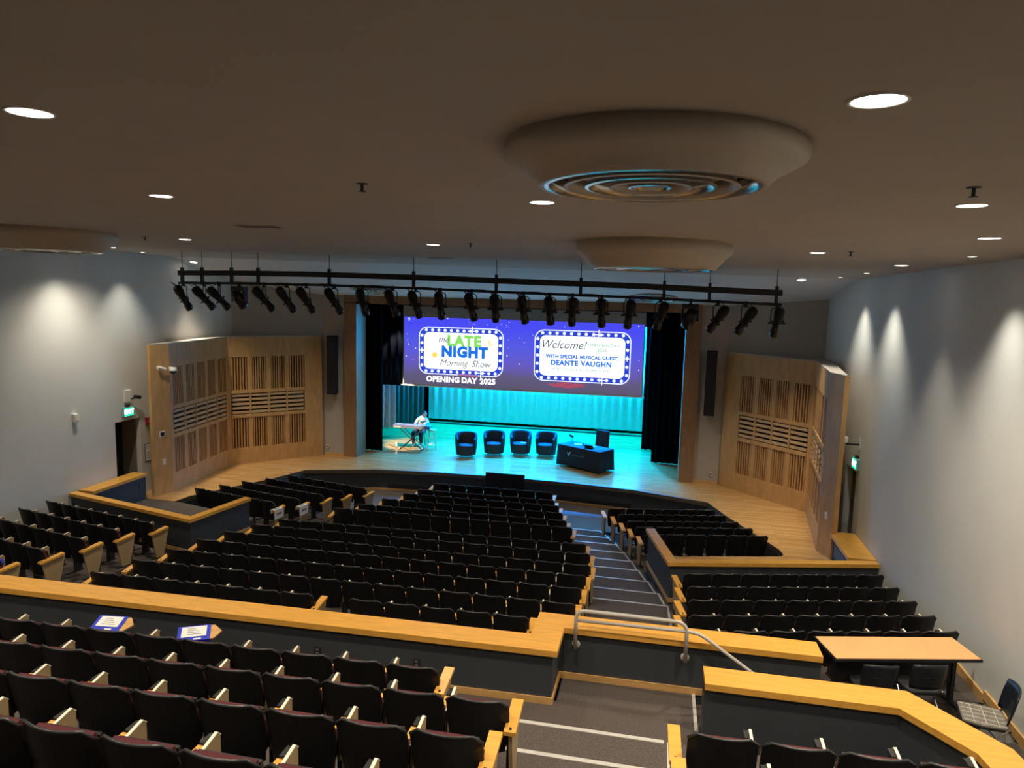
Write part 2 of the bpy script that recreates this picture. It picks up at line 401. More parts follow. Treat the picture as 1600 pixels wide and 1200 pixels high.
# ================================================================== AUDITORIUM SEATS
def grid_shell(nu, nv, fn, fn2):
    """closed shell between two grids"""
    mb = MB(); vs = []
    for g in (fn, fn2):
        for j in range(nv+1):
            for i in range(nu+1): vs.append(g(-1+2*i/nu, j/nv))
    n1 = (nu+1)*(nv+1); fs = []
    ix = lambda g, i, j: g*n1+j*(nu+1)+i
    for j in range(nv):
        for i in range(nu):
            fs.append((ix(0,i,j), ix(0,i+1,j), ix(0,i+1,j+1), ix(0,i,j+1)))
            fs.append((ix(1,i,j), ix(1,i,j+1), ix(1,i+1,j+1), ix(1,i+1,j)))
    for i in range(nu):
        fs.append((ix(0,i,0), ix(1,i,0), ix(1,i+1,0), ix(0,i+1,0))); fs.append((ix(0,i,nv), ix(0,i+1,nv), ix(1,i+1,nv), ix(1,i,nv)))
    for j in range(nv):
        fs.append((ix(0,0,j), ix(0,0,j+1), ix(1,0,j+1), ix(1,0,j))); fs.append((ix(0,nu,j), ix(1,nu,j), ix(1,nu,j+1), ix(0,nu,j+1)))
    return mb.add(vs, fs)
CH = .83
def chair_meshes(s):
    hw = lambda v: s*.478*(.86+.14*min(1, v*2.2))
    def shell(off, zt, zb, k, dz):
        def g(u, v):
            z = zb+(zt-zb)*v - (dz*max(0, abs(u)-.75)*4*(1 if v > .9 else 0))*.06
            return (u*hw(v)*k, .10*(1-v)+.075*u*u+off, z)
        return g
    d = {}
    d['back_shell'] = grid_shell(8, 4, shell(0, CH, .30, 1, 1), shell(.020, CH, .30, 1, 1)).mesh('back_shell', SHELL)
    d['rim'] = MB().tube([shell(.010, CH, .30, 1, 1)(-1+i*.25, 1) for i in range(9)], .0125, 6).mesh('rim', RIMM, True)
    d['back_cushion'] = grid_shell(6, 3, shell(.021, CH-.028, .36, .985, 1), shell(.095, CH-.055, .38, .96, 2)).mesh('back_cushion', MAROON, True)
    tl = Matrix.Translation((0, .20, .41)) @ Matrix.Rotation(math.radians(12), 4, 'X')
    b = MB(); w2 = s*.42
    b.add([(-w2,-.05,0),(w2,-.05,0),(w2,.05,0),(-w2,.05,0),(-w2*.9,-.05,.36),(w2*.9,-.05,.36),(w2*.9,.03,.36),(-w2*.9,.03,.36)], [(0,3,2,1),(4,5,6,7),(0,1,5,4),(1,2,6,5),(2,3,7,6),(3,0,4,7)], tl)
    d['seat'] = b.mesh('seat', MAROON)
    b = MB(); b.box(-w2*.92, w2*.92, .045, .07, .02, .32, tl); d['seat_pan'] = b.mesh('seat_pan', SHELL)
    for side in (-1, 1):
        x = side*s/2-.032; k = 'R' if side > 0 else 'L'
        b = MB(); b.box(x-.018, x+.018, .24, .40, .02, .59).box(x-.03, x+.03, .06, .42, 0, .022); d['leg'+k] = b.mesh('leg', STEEL)
        b = MB(); b.box(x-.052, x+.002, .20, .40, .572, .610); d['armrest'+k] = b.mesh('armrest', HONEY)
        b = MB(); b.box(x-.036, x+.002, .40, .51, .576, .630); d['hinge'+k] = b.mesh('hinge', BLACK)
        P = [(.20,.38),(.45,.40),(.53,.46),(.53,.612),(.50,.643),(.20,.588)]
        mt = Matrix(((0,0,1,x+.020),(1,0,0,0),(0,1,0,0),(0,0,0,1)))
        d['tablet'+k] = MB().prism(P, -.010, .010, mt).mesh('tablet', BEIGE)
        b = MB(); b.prism([(.20,.588),(.50,.643),(.50,.652),(.20,.597)], -.012, .012, mt).prism([(.50,.643),(.53,.612),(.537,.616),(.50,.652)], -.012, .012, mt)
        d['tablet_edge'+k] = b.mesh('tablet_edge', CREAM)
        mt2 = Matrix(((0,0,1,x+side*.045),(1,0,0,0),(0,1,0,0),(0,0,0,1)))
        d['end_panel'+k] = MB().prism([(.14,.03),(.32,.03),(.46,.61),(.04,.57)], -.016, .016, mt2).mesh('end_panel', BEIGE)
        d['end_armrest'+k] = MB().prism([(.0,.565),(.43,.613),(.43,.650),(.0,.600)], -.052, .052, mt2).mesh('end_armrest', HONEY)
        d['number_plate'+k] = MB().prism([(.025,.6035),(.055,.607),(.055,.610),(.025,.6065)], -.012, .012, mt2).mesh('number_plate', BLACK)
    return d
MESHES = {}
def seat(name, label, group, s, loc, rz, left=None, right='arm'):
    key = round(s, 3)
    if key not in MESHES: MESHES[key] = chair_meshes(s)
    d = MESHES[key]
    t = thing(name, label, 'chair', loc, rz, group)
    sh = link('back_shell', d['back_shell'], t); link('rim', d['rim'], sh)
    link('back_cushion', d['back_cushion'], t)
    st = link('seat', d['seat'], t); link('seat_pan', d['seat_pan'], st)
    for k, mode in (('L', left), ('R', right)):
        if not mode: continue
        link('leg', d['leg'+k], t)
        if mode == 'end':
            link('end_panel', d['end_panel'+k], t); a = link('end_armrest', d['end_armrest'+k], t); link('number_plate', d['number_plate'+k], a)
        else:
            link('armrest', d['armrest'+k], t); link('hinge', d['hinge'+k], t)
            tb = link('tablet', d['tablet'+k], t); link('tablet_edge', d['tablet_edge'+k], tb)
    return t
CHAIRS = {}
def seat_row(A, B, n, ztop, lab, group, name='theater_seat', corners=False, ends=('end', 'end'), skip=(), rev=False, key=None):
    """A,B: first and last seat centres (or outer corners) of the back tops"""
    A = Vector((*A, 0)); B = Vector((*B, 0)); d = (B-A); L = d.length; d.normalize()
    s = L/n if corners else L/(n-1)
    rz = math.atan2(d.y, d.x); out = []
    for i in range(n):
        if i in skip: out.append(None); continue
        p = A+d*(s*(i+(.5 if corners else 0)))
        k = n-i if rev else i+1
        l = ends[0] if i == 0 else None
        r = ends[1] if i == n-1 else ('end' if (i+1) in skip else 'arm')
        out.append(seat(name, lab % ORD[k], group, s, (p.x, p.y, ztop-CH), rz, l, r))
    if key: CHAIRS[key] = out
    return out
zt = [PIT, -.66, -.65, -.64, -.60, -.54, -.38, -.27, -.15, -.02, .10, .22, .31]
cen = [((-1.47,19.85),(1.65,19.87),7),((-1.68,19.02),(1.84,19.05),8),((-1.92,18.47),(2.04,18.52),9),((-2.28,17.80),(2.23,17.88),10),((-2.64,17.05),(2.42,17.16),11),((-2.99,16.37),(2.64,16.49),12),
       ((-3.58,14.72),(3.10,14.97),13),((-3.80,13.93),(3.28,14.11),14),((-3.90,13.04),(3.37,13.17),14),((-3.91,12.15),(3.36,12.32),14),((-3.89,11.25),(3.37,11.45),14),((-3.90,10.36),(3.37,10.55),14),((-3.98,9.53),(2.78,9.72),13)]
for i, (a, b, n) in enumerate(cen):
    seat_row(a, b, n, zt[i]+CH, 'black theater seat, centre block, %s row from stage, %%s from its left end' % ORD[i+1], 'centre block seats', skip=(7,) if i == 12 else ())
# side blocks: outer corners of the rows
RR = [((5.39,13.20),(9.16,14.16),.70),((5.42,12.27),(9.14,13.22),.83),((5.39,11.37),(9.13,12.32),.97),((5.36,10.46),(9.10,11.43),1.12),((5.36,9.64),(9.10,10.61),1.26)]
RF = [((3.59,18.77),(6.45,19.49),.15),((3.88,18.30),(6.70,19.01),.16),((4.14,17.74),(6.96,18.45),.18),((4.37,17.20),(7.24,17.90),.22),((4.61,16.52),(7.50,17.22),.28)]
LF = [((-6.30,19.48),(-3.43,18.76),.15),((-6.72,18.93),(-3.88,18.24),.16),((-7.11,18.29),(-4.20,17.63),.20),((-7.38,17.60),(-4.53,16.94),.25),((-7.72,16.98),(-4.92,16.34),.30)]
LR = [((-5.68,12.76),.80),((-5.80,11.90),.92),((-5.78,11.03),1.03),((-5.82,10.16),1.13),((-5.88,9.30),1.26)]
lrn = [7, 6, 6, 6, 6]
for i, (a, b, z) in enumerate(RR):
    seat_row(a, b, 7, z, 'black theater seat, right rear block, %s row back, %%s from the aisle' % ORD[i+1], 'right rear block seats', corners=True, ends=('end', 'arm'))
for i, (a, b, z) in enumerate(RF):
    seat_row(a, b, 6, z, 'black theater seat, right front block, %s row from stage, %%s from the aisle' % ORD[i+1], 'right front block seats', corners=True, ends=('end', 'arm'))
for i, (a, b, z) in enumerate(LF):
    seat_row(a, b, 6, z, 'black theater seat, left front block, %s row from stage, %%s from the aisle' % ORD[i+1], 'left front block seats', corners=True, ends=('arm', 'end'), rev=True, key='LF%d' % i)
for i, (b, z) in enumerate(LR):
    n = lrn[i]; s = .50 if i == 0 else .525; ang = math.radians(-12.3)
    a = (b[0]-math.cos(ang)*s*n, b[1]-math.sin(ang)*s*n)
    seat_row(a, b, n, z, 'dark theater seat, left rear block, %s row back, %%s from the aisle' % ORD[i+1], 'left rear block seats', corners=True, ends=('arm', 'end'), rev=True, key='LR%d' % i)
# platforms under side blocks
def platform(a, b, z, ext=None, d0=-.34, d1=.56):
    A = Vector(a); B = Vector(b); d = (B-A).normalized(); n = Vector((-d.y, d.x))
    def at(P, off, X=None, e=0):
        q = P+n*off
        if X is None: return tuple(q+d*e)
        return tuple(q+d*((X-q.x)/d.x))
    xl, xr = ext
    q = [at(A, d0, xl, -.10), at(B, d0, xr, .10), at(B, d1, xr, .10), at(A, d1, xl, -.10)]
    struct('floor', MB().prism(q, -1.2, z), CARPET)
for a, b, z in RR: platform(a, b, z-CH, (None, W-.002))
for a, b, z in RF: platform(a, b, z-CH, (None, None), -.2, .34)
for a, b, z in LF: platform(a, b, z-CH, (None, None), -.2, .34)
for b, z in LR:
    ang = math.radians(-12.3); a = (b[0]-math.cos(ang)*2, b[1]-math.sin(ang)*2)
    platform(a, b, z-CH, (-W+.002, None))
# upper level
UL = [((-2.76,6.235),(2.43,6.40),10,2.07),((-2.43,5.315),(3.34,5.50),11,2.37),((-.675,4.455),(3.35,4.54),8,2.67),((.44,3.55),(3.35,3.555),6,2.97)]
for i, (a, b, n, z) in enumerate(UL):
    seat_row(a, b, n, z, 'black theater seat, nearest block, %s row behind long half wall, %%s from aisle' % ORD[i+1], 'near left block seats', ends=('arm', 'end'), rev=True, key='UL%d' % i)
seat_row((5.38,5.50), (7.11,5.55), 4, 2.35, 'black theater seat at bottom right, front row behind angled half wall, %s from aisle', 'near right block seats', ends=('end', 'arm'))
seat_row((5.38,4.60), (5.96,4.61), 2, 2.65, 'black theater seat at bottom edge right of the aisle, second row, %s from aisle', 'near right block seats', ends=('end', 'arm'))
#@PART3
# ================================================================== HOUSE LIGHTS (recessed cans)
def can(x, y, z, label, energy=330, spot=2.3, color=WARM, r=.10, target=None, blend=.9, tilt=0):
    t = thing('recessed_downlight', label, 'ceiling light', (x, y, z), 0, 'recessed ceiling downlights')
    t.rotation_euler = (tilt, 0, 0)
    MB().lathe([(r*.98,.03),(r*.98,-.004),(r*1.12,-.006),(r*1.14,.0),(r*1.14,.01)], 24).build('trim_ring', WHITE, t, True)
    MB().lathe([(.0005,-.004),(r*.97,-.004)], 24).build('lens', LAMPW, t)
    l = lamp('SPOT', 'downlight_lamp', (x, y, z-.03), energy, color, target or (x, y, z-5), .08, spot, blend)
    return t
HL = [(5.49,3.06,'large downlight at upper right of the ceiling'),(6.88,5.85,'downlight on the right beside a ceiling sprinkler'),(7.92,8.15,'downlight at far right next to the right wall'),
      (8.53,12.90,'downlight closest to where ceiling meets right wall, beyond the others'),(6.79,10.65,'downlight right of the farther round ceiling diffuser'),(3.70,6.00,'downlight just below left rim of the large round diffuser'),
      (1.11,11.03,'downlight at centre of the hall ceiling beside a sprinkler'),(.15,5.93,'downlight at left, second from the upper left corner'),(1.64,3.07,'large downlight in the upper left corner'),
      (-3.61,11.40,'downlight at left above the end of the light pipe')]
for x, y, lb in HL: can(x, y, zc(x, y), lb, ((430 if x > 6 else 330) if y < 9 else 480) if x < 8.3 else 150, 2.3 if x < 8.3 else 1.1)
E2 = lambda x, y: (6.51-.0143*x)+(5.56-(6.51-.0143*x))*(y-18.4)/5.0+.02
for x, y, lb in ((8.04,18.75,'small downlight on the sloped ceiling right of the light pipe'),(-8.9,19.0,'small downlight on sloped ceiling by the left wall'),(-4.15,20.6,'small downlight on sloped ceiling left of screen'),(-.35,20.7,'small downlight on sloped ceiling above middle of screen'),(3.56,20.8,'small downlight on sloped ceiling above right of screen')):
    can(x, y, E2(x, y)-.012, lb, 380 if abs(x) < 8 else 950, 2.1 if abs(x) < 8 else 1.3, target=None if abs(x) < 8 else (6.6*(1 if x > 0 else -1), 19.6, 0), tilt=math.radians(-10.5))
# downlights over the back of the hall, behind the viewer
for x, y, lb in ((-4.2,6.0,'left of the near rows'),(-7.6,6.0,'by the left wall near the long half wall'),(-2.0,2.9,'above the nearest rows'),(-5.5,2.9,'at the far left of the back rows'),(8.0,2.9,'at the right of the back rows'),(-7.9,14.6,'hidden behind the left round diffuser')):
    can(x, y, zc(x, y), 'downlight out of view ' + lb)
# wall washers along the side walls
for y, lb in ((10.6,'wall washing downlight close to the right wall near the table'),(15.6,'wall washing downlight by right wall, nearer of two'),(17.75,'wall washing downlight by right wall, farther of two')):
    can(8.70, y, zc(8.70, y), lb, 240 if y > 12 else 230, 1.4, NEUT, .055, (9.2, y, .8), 1.0)
for y, lb in ((14.4,'wall washing downlight close to left wall, nearer one'),(16.5,'wall washing downlight close to left wall, farther one'),(10.2,'wall washing downlight by left wall outside the picture')):
    can(-8.6, y, zc(-8.6, y), lb, 170, 1.35, NEUT, .055, (-9.2, y, .8), 1.0)

# ------------------------------------------------------------------ sprinklers and vents
for i, (x, y, lb) in enumerate(((2.48,5.13,'sprinkler head on ceiling left of the large diffuser'),(6.59,5.06,'sprinkler head on ceiling at right beside downlight'),(1.85,10.57,'sprinkler head near the centre ceiling downlight'),(7.13,10.29,'sprinkler head on ceiling between two right downlights'),(-4.13,11.04,'sprinkler head on ceiling above left end of light pipe'))):
    t = thing('sprinkler_head', lb, 'sprinkler', (x, y, zc(x, y)), 0, 'ceiling sprinklers')
    MB().lathe([(.0005,-.005),(.04,-.005),(.045,.0)], 12).build('escutcheon', STEEL, t); MB().lathe([(.012,0),(.012,-.05),(.008,-.055),(.0005,-.055)], 8).build('stem', STEEL, t)
    MB().lathe([(.0005,-.062),(.028,-.060),(.028,-.055)], 10).build('deflector', STEEL, t)
for x, y, lb in ((-.47,8.61,'dark slot vent in the ceiling left of centre'),(.07,14.80,'dark slot vent in ceiling above screen'),):
    t = thing('ceiling_vent', lb, 'vent', (x, y, zc(x, y)))
    MB().box(-.30,.30,-.12,.12,-.012,.0).build('frame', DUCTP, t); MB().box(-.26,.26,-.08,.08,-.016,-.012).build('slot', BLACK, t)
# ------------------------------------------------------------------ round diffusers
def diffuser(x, y, r, drop, rb, label, z=None, tilt=0, core=False):
    z = zc(x, y) if z is None else z
    t = thing('ceiling_diffuser', label, 'air diffuser', (x, y, z), 0, 'round ceiling diffusers'); t.rotation_euler = (tilt, 0, 0)
    prof = [(r*.97,.05),(r*.98,0),(r,-drop*.12),(r*1.005,-drop*.25),(r*.985,-drop*.40),(r*.93,-drop*.52),(rb*1.13,-drop*.72),(rb*1.06,-drop*.88),(rb*1.02,-drop),(rb*.99,-drop*1.01),(rb*.97,-drop*.93)]
    MB().lathe(prof, 48).build('bell_housing', DUCTP, t, True)
    MB().lathe([(.0005,-drop*.62),(rb*.97,-drop*.62)], 48).build('backing', DUCTP, t)
    for k, f in enumerate((.985, .80, .60, .38, .20)):
        MB().lathe([(rb*f,-drop*1.0),(rb*(f-.035),-drop*1.02),(rb*(f-.13),-drop*.70),(rb*(f-.10),-drop*.70),(rb*f,-drop*1.0)], 48).build('ring_blade', DUCTM if k % 2 == 0 else DUCTP, t, True)
    if core: MB().box(-.09,.09,-.09,.09,-drop*.99,-drop*.9).build('damper', BLACK, t)
    return t
diffuser(4.63, 3.93, .78, .20, .575, 'large round stepped ceiling diffuser nearest the viewer')
diffuser(4.57, 9.90, 1.03, .34, .80, 'farther round ceiling diffuser above the light pipe', core=True)
diffuser(-5.30, 10.2, 1.03, .34, .80, 'round ceiling diffuser cut off at the left edge', core=True)
SL = math.atan2(-.90, 5.0)
for sx in (-1, 1):
    diffuser(4.45*sx, 21.9, .72, .06, .66, 'flat round diffuser on sloped ceiling %s of the screen' % ('left' if sx < 0 else 'right'), E2(4.45*sx, 21.9)-.02, SL)

# ================================================================== LIGHT PIPE
BAR = [(-6.56,15.15,6.115),(-4.8,15.05,6.14),(-2.84,14.97,6.145),(-.6,14.93,6.125),(1.57,14.93,6.085),(3.0,14.95,6.065),(4.26,14.97,6.045),(5.6,15.05,6.01),(7.06,15.15,5.975)]
def bar_at(x):
    for a, b in zip(BAR, BAR[1:]):
        if x <= b[0] or b is BAR[-1]:
            f = (x-a[0])/(b[0]-a[0]); return Vector(a)*(1-f)+Vector(b)*f
t = thing('lighting_pipe', 'long curved black lighting bar hung below the ceiling', 'light bar', (0, 15, 6))
o = Vector((0, 15, 6)); mb = MB()
for a, b in zip(BAR, BAR[1:]):
    a = Vector(a)-o; b = Vector(b)-o
    vs = []
    for p in (a, b):
        for dy, dz in ((-.03,-.06),(.03,-.06),(.03,.06),(-.03,.06)): vs.append((p.x, p.y+dy, p.z+dz))
    mb.add(vs, [(0,1,5,4),(1,2,6,5),(2,3,7,6),(3,0,4,7),(0,3,2,1),(4,5,6,7)])
mb.build('raceway', BLACK, t)
MB().tube([Vector(p)-o-Vector((0,0,.235)) for p in BAR], .028, 8).build('pipe', BLACK, t)
for px in (-6.45,-5.9,-5.1,-4.4,-2.6,-.6,1.25,3.05,4.75,6.0 - .35,6.95):
    p = bar_at(px)-o; zt_ = zc(px, 15)-6+.0
    MB().tube([(p.x,p.y,p.z+.05),(p.x,p.y,zt_)], .008, 6).build('hanger_rod', STEEL, t)
    MB().box(p.x-.03,p.x+.03,p.y-.035,p.y+.035,p.z-.26,p.z+.13).build('bracket', BLACK, t)
mb = MB(); rnd = random.Random(3)
pts = []
for k in range(80):
    x = -6.5+13.4*k/79; p = bar_at(x)-o; pts.append((x, p.y-.035+.012*math.sin(k*1.7), p.z-.235+.018*math.sin(k*.9)+.01*rnd.random()))
MB().tube(pts, .014, 5).build('power_cable', BLACK, t)

def fixture(i, x, n, aim, big=False):
    p = bar_at(x); z = p.z-.235
    lb = ('black moving-head stage light on the bar, %s from left' if big else 'black spotlight with yoke on the lighting bar, %s from left') % ORD[n]
    t = thing('moving_light' if big else 'stage_light', lb, 'stage light', (x, p.y, z), 0, 'lights on the lighting bar')
    MB().box(-.025,.025,-.04,.04,-.07,.035).build('clamp', BLACK, t)
    d = (Vector(aim)-Vector((x, p.y, z-.35))).normalized()
    if not big:
        piv = Vector((0, 0, -.37)); side = d.cross(Vector((0,0,1))).normalized()
        hwid = .12
        yk = [piv+side*hwid, piv+side*hwid+Vector((0,0,.26)), piv+side*hwid*.6+Vector((0,0,.30)), piv-side*hwid*.6+Vector((0,0,.30)), piv-side*hwid+Vector((0,0,.26)), piv-side*hwid]
        y = MB().tube(yk, .012, 6).build('yoke', STEEL, t)
        MB().tube([piv+side*(hwid+.05), piv-side*(hwid+.05)], .022, 6).build('tilt_knob', BLACK, y)
        m = Matrix.Translation(piv-d*.30) @ d.to_track_quat('Z', 'Y').to_matrix().to_4x4()
        MB().lathe([(.0005,-.06),(.07,-.05),(.10,0),(.105,.12),(.085,.20),(.075,.30)], 14, m).build('lamp_housing', SHELL, t, True)
        MB().lathe([(.078,.28),(.075,.46),(.088,.47),(.09,.60),(.0005,.58)], 14, m).build('lens_barrel', GLOSSBLK, t, True)
        b = MB(); b.box(-.13,.13,-.012,.012,.24,.27,m); b.box(-.012,.012,-.125,.125,.31,.34,m); b.build('shutter_handles', BLACK, t)
        back = piv-d*.34
        c = [(.05,-.03,.02),(-.10 if n % 2 else -.06,-.10,-.06),(back.x-.10,back.y-.06,back.z+.10),tuple(back)]
        MB().tube(c, .009, 5).build('cable', BLACK, t)
    else:
        MB().box(-.16,.16,-.10,.10,-.17,-.07).build('base', BLACK, t)
        b = MB(); b.box(-.17,-.12,-.07,.07,-.42,-.16).box(.12,.17,-.07,.07,-.42,-.16); b.build('yoke_arms', SHELL, t)
        m = Matrix.Translation(Vector((0,0,-.38))-d*.16) @ d.to_track_quat('Z', 'Y').to_matrix().to_4x4()
        MB().lathe([(.0005,-.05),(.11,-.04),(.13,.05),(.13,.28),(.11,.36),(.0005,.35)], 16, m).build('head', GLOSSBLK, t, True)
fxs = [-6.43, -5.85, -5.44, -4.9, -4.25, -3.67, -3.17, -2.48, -1.79, -1.09, -0.55, 0.01, 0.71, 1.24, 1.85, 2.41, 2.89, 3.5, 4.07, 4.7, 5.29, 5.83, 6.38, 6.99]
aims = [-4.2,1.2,2.5,-1,2.5,1.0,1.0,1.6,-1.6,.6,1.4,-.4,1.8,.3,2.4,2.6,1.6,3.2,2.2,1.2,1,-1.0,.0,6.0]
for i, (fx, ax) in enumerate(zip(fxs, aims)):
    fixture(i, fx, i+1, ((ax-fx)*.42+fx, 18.3, .6), big=i in (3, 20))

# ================================================================== STAGE
def drape(name, label, x0, x1, y0, y1, z0, z1, m, folds, amp=.07, group=None, flare=0):
    L = math.hypot(x1-x0, y1-y0); dx, dy = (x1-x0)/L, (y1-y0)/L; n = folds*8; v = []; f = []
    for j in range(3):
        z = z0+(z1-z0)*j/2; a_ = amp*(1+flare*(1-j/2))
        for i in range(n+1):
            u = i/n; w_ = a_*(math.sin(u*folds*2*PI)+.35*math.sin(u*folds*4.7+1)); v.append((x0+dx*L*u-dy*w_, y0+dy*L*u+dx*w_, z))
    for j in range(2):
        for i in range(n): f.append((j*(n+1)+i, j*(n+1)+i+1, (j+1)*(n+1)+i+1, (j+1)*(n+1)+i))
    mb = MB().add([(a-(x0+x1)/2, b-(y0+y1)/2, c) for a, b, c in v], f)
    t = mb.build(name, m, None, True, ((x0+x1)/2, (y0+y1)/2, 0))
    so = t.modifiers.new('s', 'SOLIDIFY'); so.thickness = .012
    return tag(t, label, 'curtain', group)
drape('cyc_curtain', 'cyan-lit pleated backdrop curtain at the rear of the stage', -5.42, 5.6, 30.6, 30.6, .12, 6.6, CYC, 30, .028)
drape('wing_curtain', 'black leg curtain behind the left proscenium pillar', -5.75, -5.02, 24.1, 24.1, .02, 6.4, VELVET, 4, .06, 'black leg curtains')
drape('wing_curtain', 'black leg curtain nearest the right proscenium pillar', 4.62, 5.75, 25.3, 25.3, .02, 6.6, VELVET, 5, .06, 'black leg curtains')
drape('wing_curtain', 'farther black leg curtain beside the right end of screen', 4.22, 5.3, 27.4, 27.4, .02, 6.6, VELVET, 5, .06, 'black leg curtains')
drape('wing_curtain', 'farther black leg curtain upstage at the left', -7.2, -5.35, 29.9, 29.9, .02, 6.6, VELVET, 7, .05, 'black leg curtains')
drape('stage_side_curtain', 'pale grey side curtain behind the keyboard player', -6.4, -5.62, 26.0, 26.9, .35, 5.6, GREYD, 5, .10, None, .5)
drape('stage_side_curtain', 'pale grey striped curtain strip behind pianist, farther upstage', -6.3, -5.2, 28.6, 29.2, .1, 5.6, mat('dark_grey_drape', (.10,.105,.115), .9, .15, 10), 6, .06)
drape('border_curtain', 'black border curtain across the top of the stage', -5.9, 5.9, 26.6, 26.6, 4.75, 6.8, VELVET, 24, .05)
drape('border_curtain', 'black side border hanging above the pale grey curtain', -7.2, -4.55, 25.6, 25.6, 2.25, 6.8, VELVET, 8, .05)
# cyc bottom pipe / cable
tag(MB().tube([(-5.4,30.2,.03),(-2,30.1,.03),(0,30.15,.03),(4.6,30.0,.03)], .03, 6).build('cyc_cable', BLACK), 'dark cable lying along the foot of the backdrop', 'cable')

# ---- projection screen
sc = thing('projection_screen', 'wide projection screen showing two marquee signs on blue sky', 'screen', (0, 24.2, 2.49))
MB().box(-4.28,4.23,0,.02,0,2.83).build('screen_fabric', SCREENF, sc)
MB().tube([(-4.34,.01,-.015),(4.29,.01,-.015)], .022, 8).build('bottom_batten', WHITE, sc)
def picture_mat():
    m = bpy.data.materials.new('projected_sky'); m.use_nodes = True; nt = m.node_tree; nt.nodes.clear()
    o = nt.nodes.new('ShaderNodeOutputMaterial'); e = nt.nodes.new('ShaderNodeEmission'); nt.links.new(e.outputs[0], o.inputs[0])
    tc = nt.nodes.new('ShaderNodeTexCoord'); sp = nt.nodes.new('ShaderNodeSeparateXYZ'); nt.links.new(tc.outputs['Object'], sp.inputs[0])
    mr = nt.nodes.new('ShaderNodeMapRange'); mr.inputs['From Min'].default_value = 0; mr.inputs['From Max'].default_value = 2.44
    nz = nt.nodes.new('ShaderNodeTexNoise'); nz.inputs['Scale'].default_value = .9; nz.inputs['Detail'].default_value = 3
    nt.links.new(tc.outputs['Object'], nz.inputs[0])
    ad = nt.nodes.new('ShaderNodeMath'); ad.operation = 'MULTIPLY_ADD'; ad.inputs[1].default_value = .5; nt.links.new(nz.outputs[0], ad.inputs[0]); nt.links.new(sp.outputs['Z'], ad.inputs[2])
    nt.links.new(ad.outputs[0], mr.inputs['Value'])
    r = nt.nodes.new('ShaderNodeValToRGB'); nt.links.new(mr.outputs[0], r.inputs[0])
    cr = r.color_ramp; cr.elements[0].position = .08; cr.elements[0].color = (.085,.075,.12,1); cr.elements[1].position = 1; cr.elements[1].color = (.055,.06,.72,1)
    for p_, c_ in ((.28,(.10,.085,.18,1)),(.45,(.11,.085,.42,1)),(.70,(.075,.085,.62,1))):
        el = cr.elements.new(p_); el.color = c_
    nt.links.new(r.outputs[0], e.inputs[0]); e.inputs[1].default_value = 1.0
    return m
MB().box(-4.24,4.19,-.006,-.001,.03,2.44).build('projected_picture', picture_mat(), sc)
E_W = emitm('proj_white', (1,1,.97), 1.25); E_B = emitm('proj_blue', (.02,.05,.50), 1.0); E_L = emitm('proj_line', (.75,.80,1), 1.0)
E_G = emitm('proj_green', (.22,.62,.12), 1.0); E_NB = emitm('proj_text_blue', (.01,.14,.62), 1.0); E_GR = emitm('proj_script', (.06,.10,.13), 1.0)
E_LG = emitm('proj_pale_green', (.22,.45,.30), 1.0); E_OR = emitm('proj_sun', (1,.60,.12), 1.0); E_YL = emitm('proj_moon', (.85,.72,.25), 1.0); E_RD = emitm('proj_sunset', (.42,.05,.09), 1.0); E_ST = emitm('proj_star', (.75,.78,1), 1.0)
def rrect(cx, cz, w_, h_, r, y0, y1, mb=None):
    P = []
    for qx, qz, a0 in ((1,1,0),(-1,1,90),(-1,-1,180),(1,-1,270)):
        for k in range(7):
            a = math.radians(a0+15*k); P.append((cx+qx*(w_/2-r)+r*math.cos(a), cz+qz*(h_/2-r)+r*math.sin(a)))
    mt = Matrix(((1,0,0,0),(0,0,-1,0),(0,1,0,0),(0,0,0,1)))
    return (mb or MB()).prism(P, y0, y1, mt)
TX = Matrix(((1,0,0,0),(0,0,-1,0),(0,1,0,0),(0,0,0,1)))
def txt(body, size, m, x, z, name='lettering', parent=None, **k):
    return text_mesh(body, size, m, name, parent, Matrix.Translation((x, -.030, z)) @ TX, **k)
def line(body, size, m, x, z, gap=.33, **k):
    obs = []; w_ = 0
    for wd in body.split():
        o = txt(wd, size, m, 0, z, parent=sc, align='LEFT', **k); xs = [v.co.x for v in o.data.vertices]
        obs.append((o, w_-min(xs))); w_ += max(xs)-min(xs)+size*gap
    w_ -= size*gap
    for o, dx in obs: o.data.transform(Matrix.Translation((x-w_/2+dx, 0, 0)))
def marquee(cx, cz, w_, h_):
    g = rrect(cx, cz, w_+.07, h_+.07, .33, .006, .010).build('marquee_outline', E_L, sc)
    g2 = rrect(cx, cz, w_, h_, .30, .010, .014).build('marquee_frame', E_B, sc)
    rrect(cx, cz, w_-.32, h_-.32, .20, .014, .018).build('marquee_panel', E_W, sc)
    bw, bh = w_-.16, h_-.16
    pos = [(cx-bw/2+.16+(bw-.32)*k/11, cz+s_*bh/2) for s_ in (1,-1) for k in range(12)] + [(cx+s_*bw/2, cz-bh/2+.20+(bh-.40)*k/4) for s_ in (1,-1) for k in range(5)]
    bm = MB().lathe([(.0005,-.004),(.055,-.004),(.055,0)], 12, TX).mesh('bulb', E_W)
    for x, z in pos: link('bulb', bm, g2, (x, -.018, z))
LX, LZ = -2.14, 1.27; RX, RZ = 2.14, 1.27
marquee(LX, LZ, 3.02, 1.62); marquee(RX, RZ, 3.22, 1.70)
txt('the', .30, E_GR, LX-.64, LZ+.40, parent=sc, shear=.35, bold=.0015); txt('LATE', .50, E_G, LX+.12, LZ+.36, parent=sc, bold=.030, space=1.12)
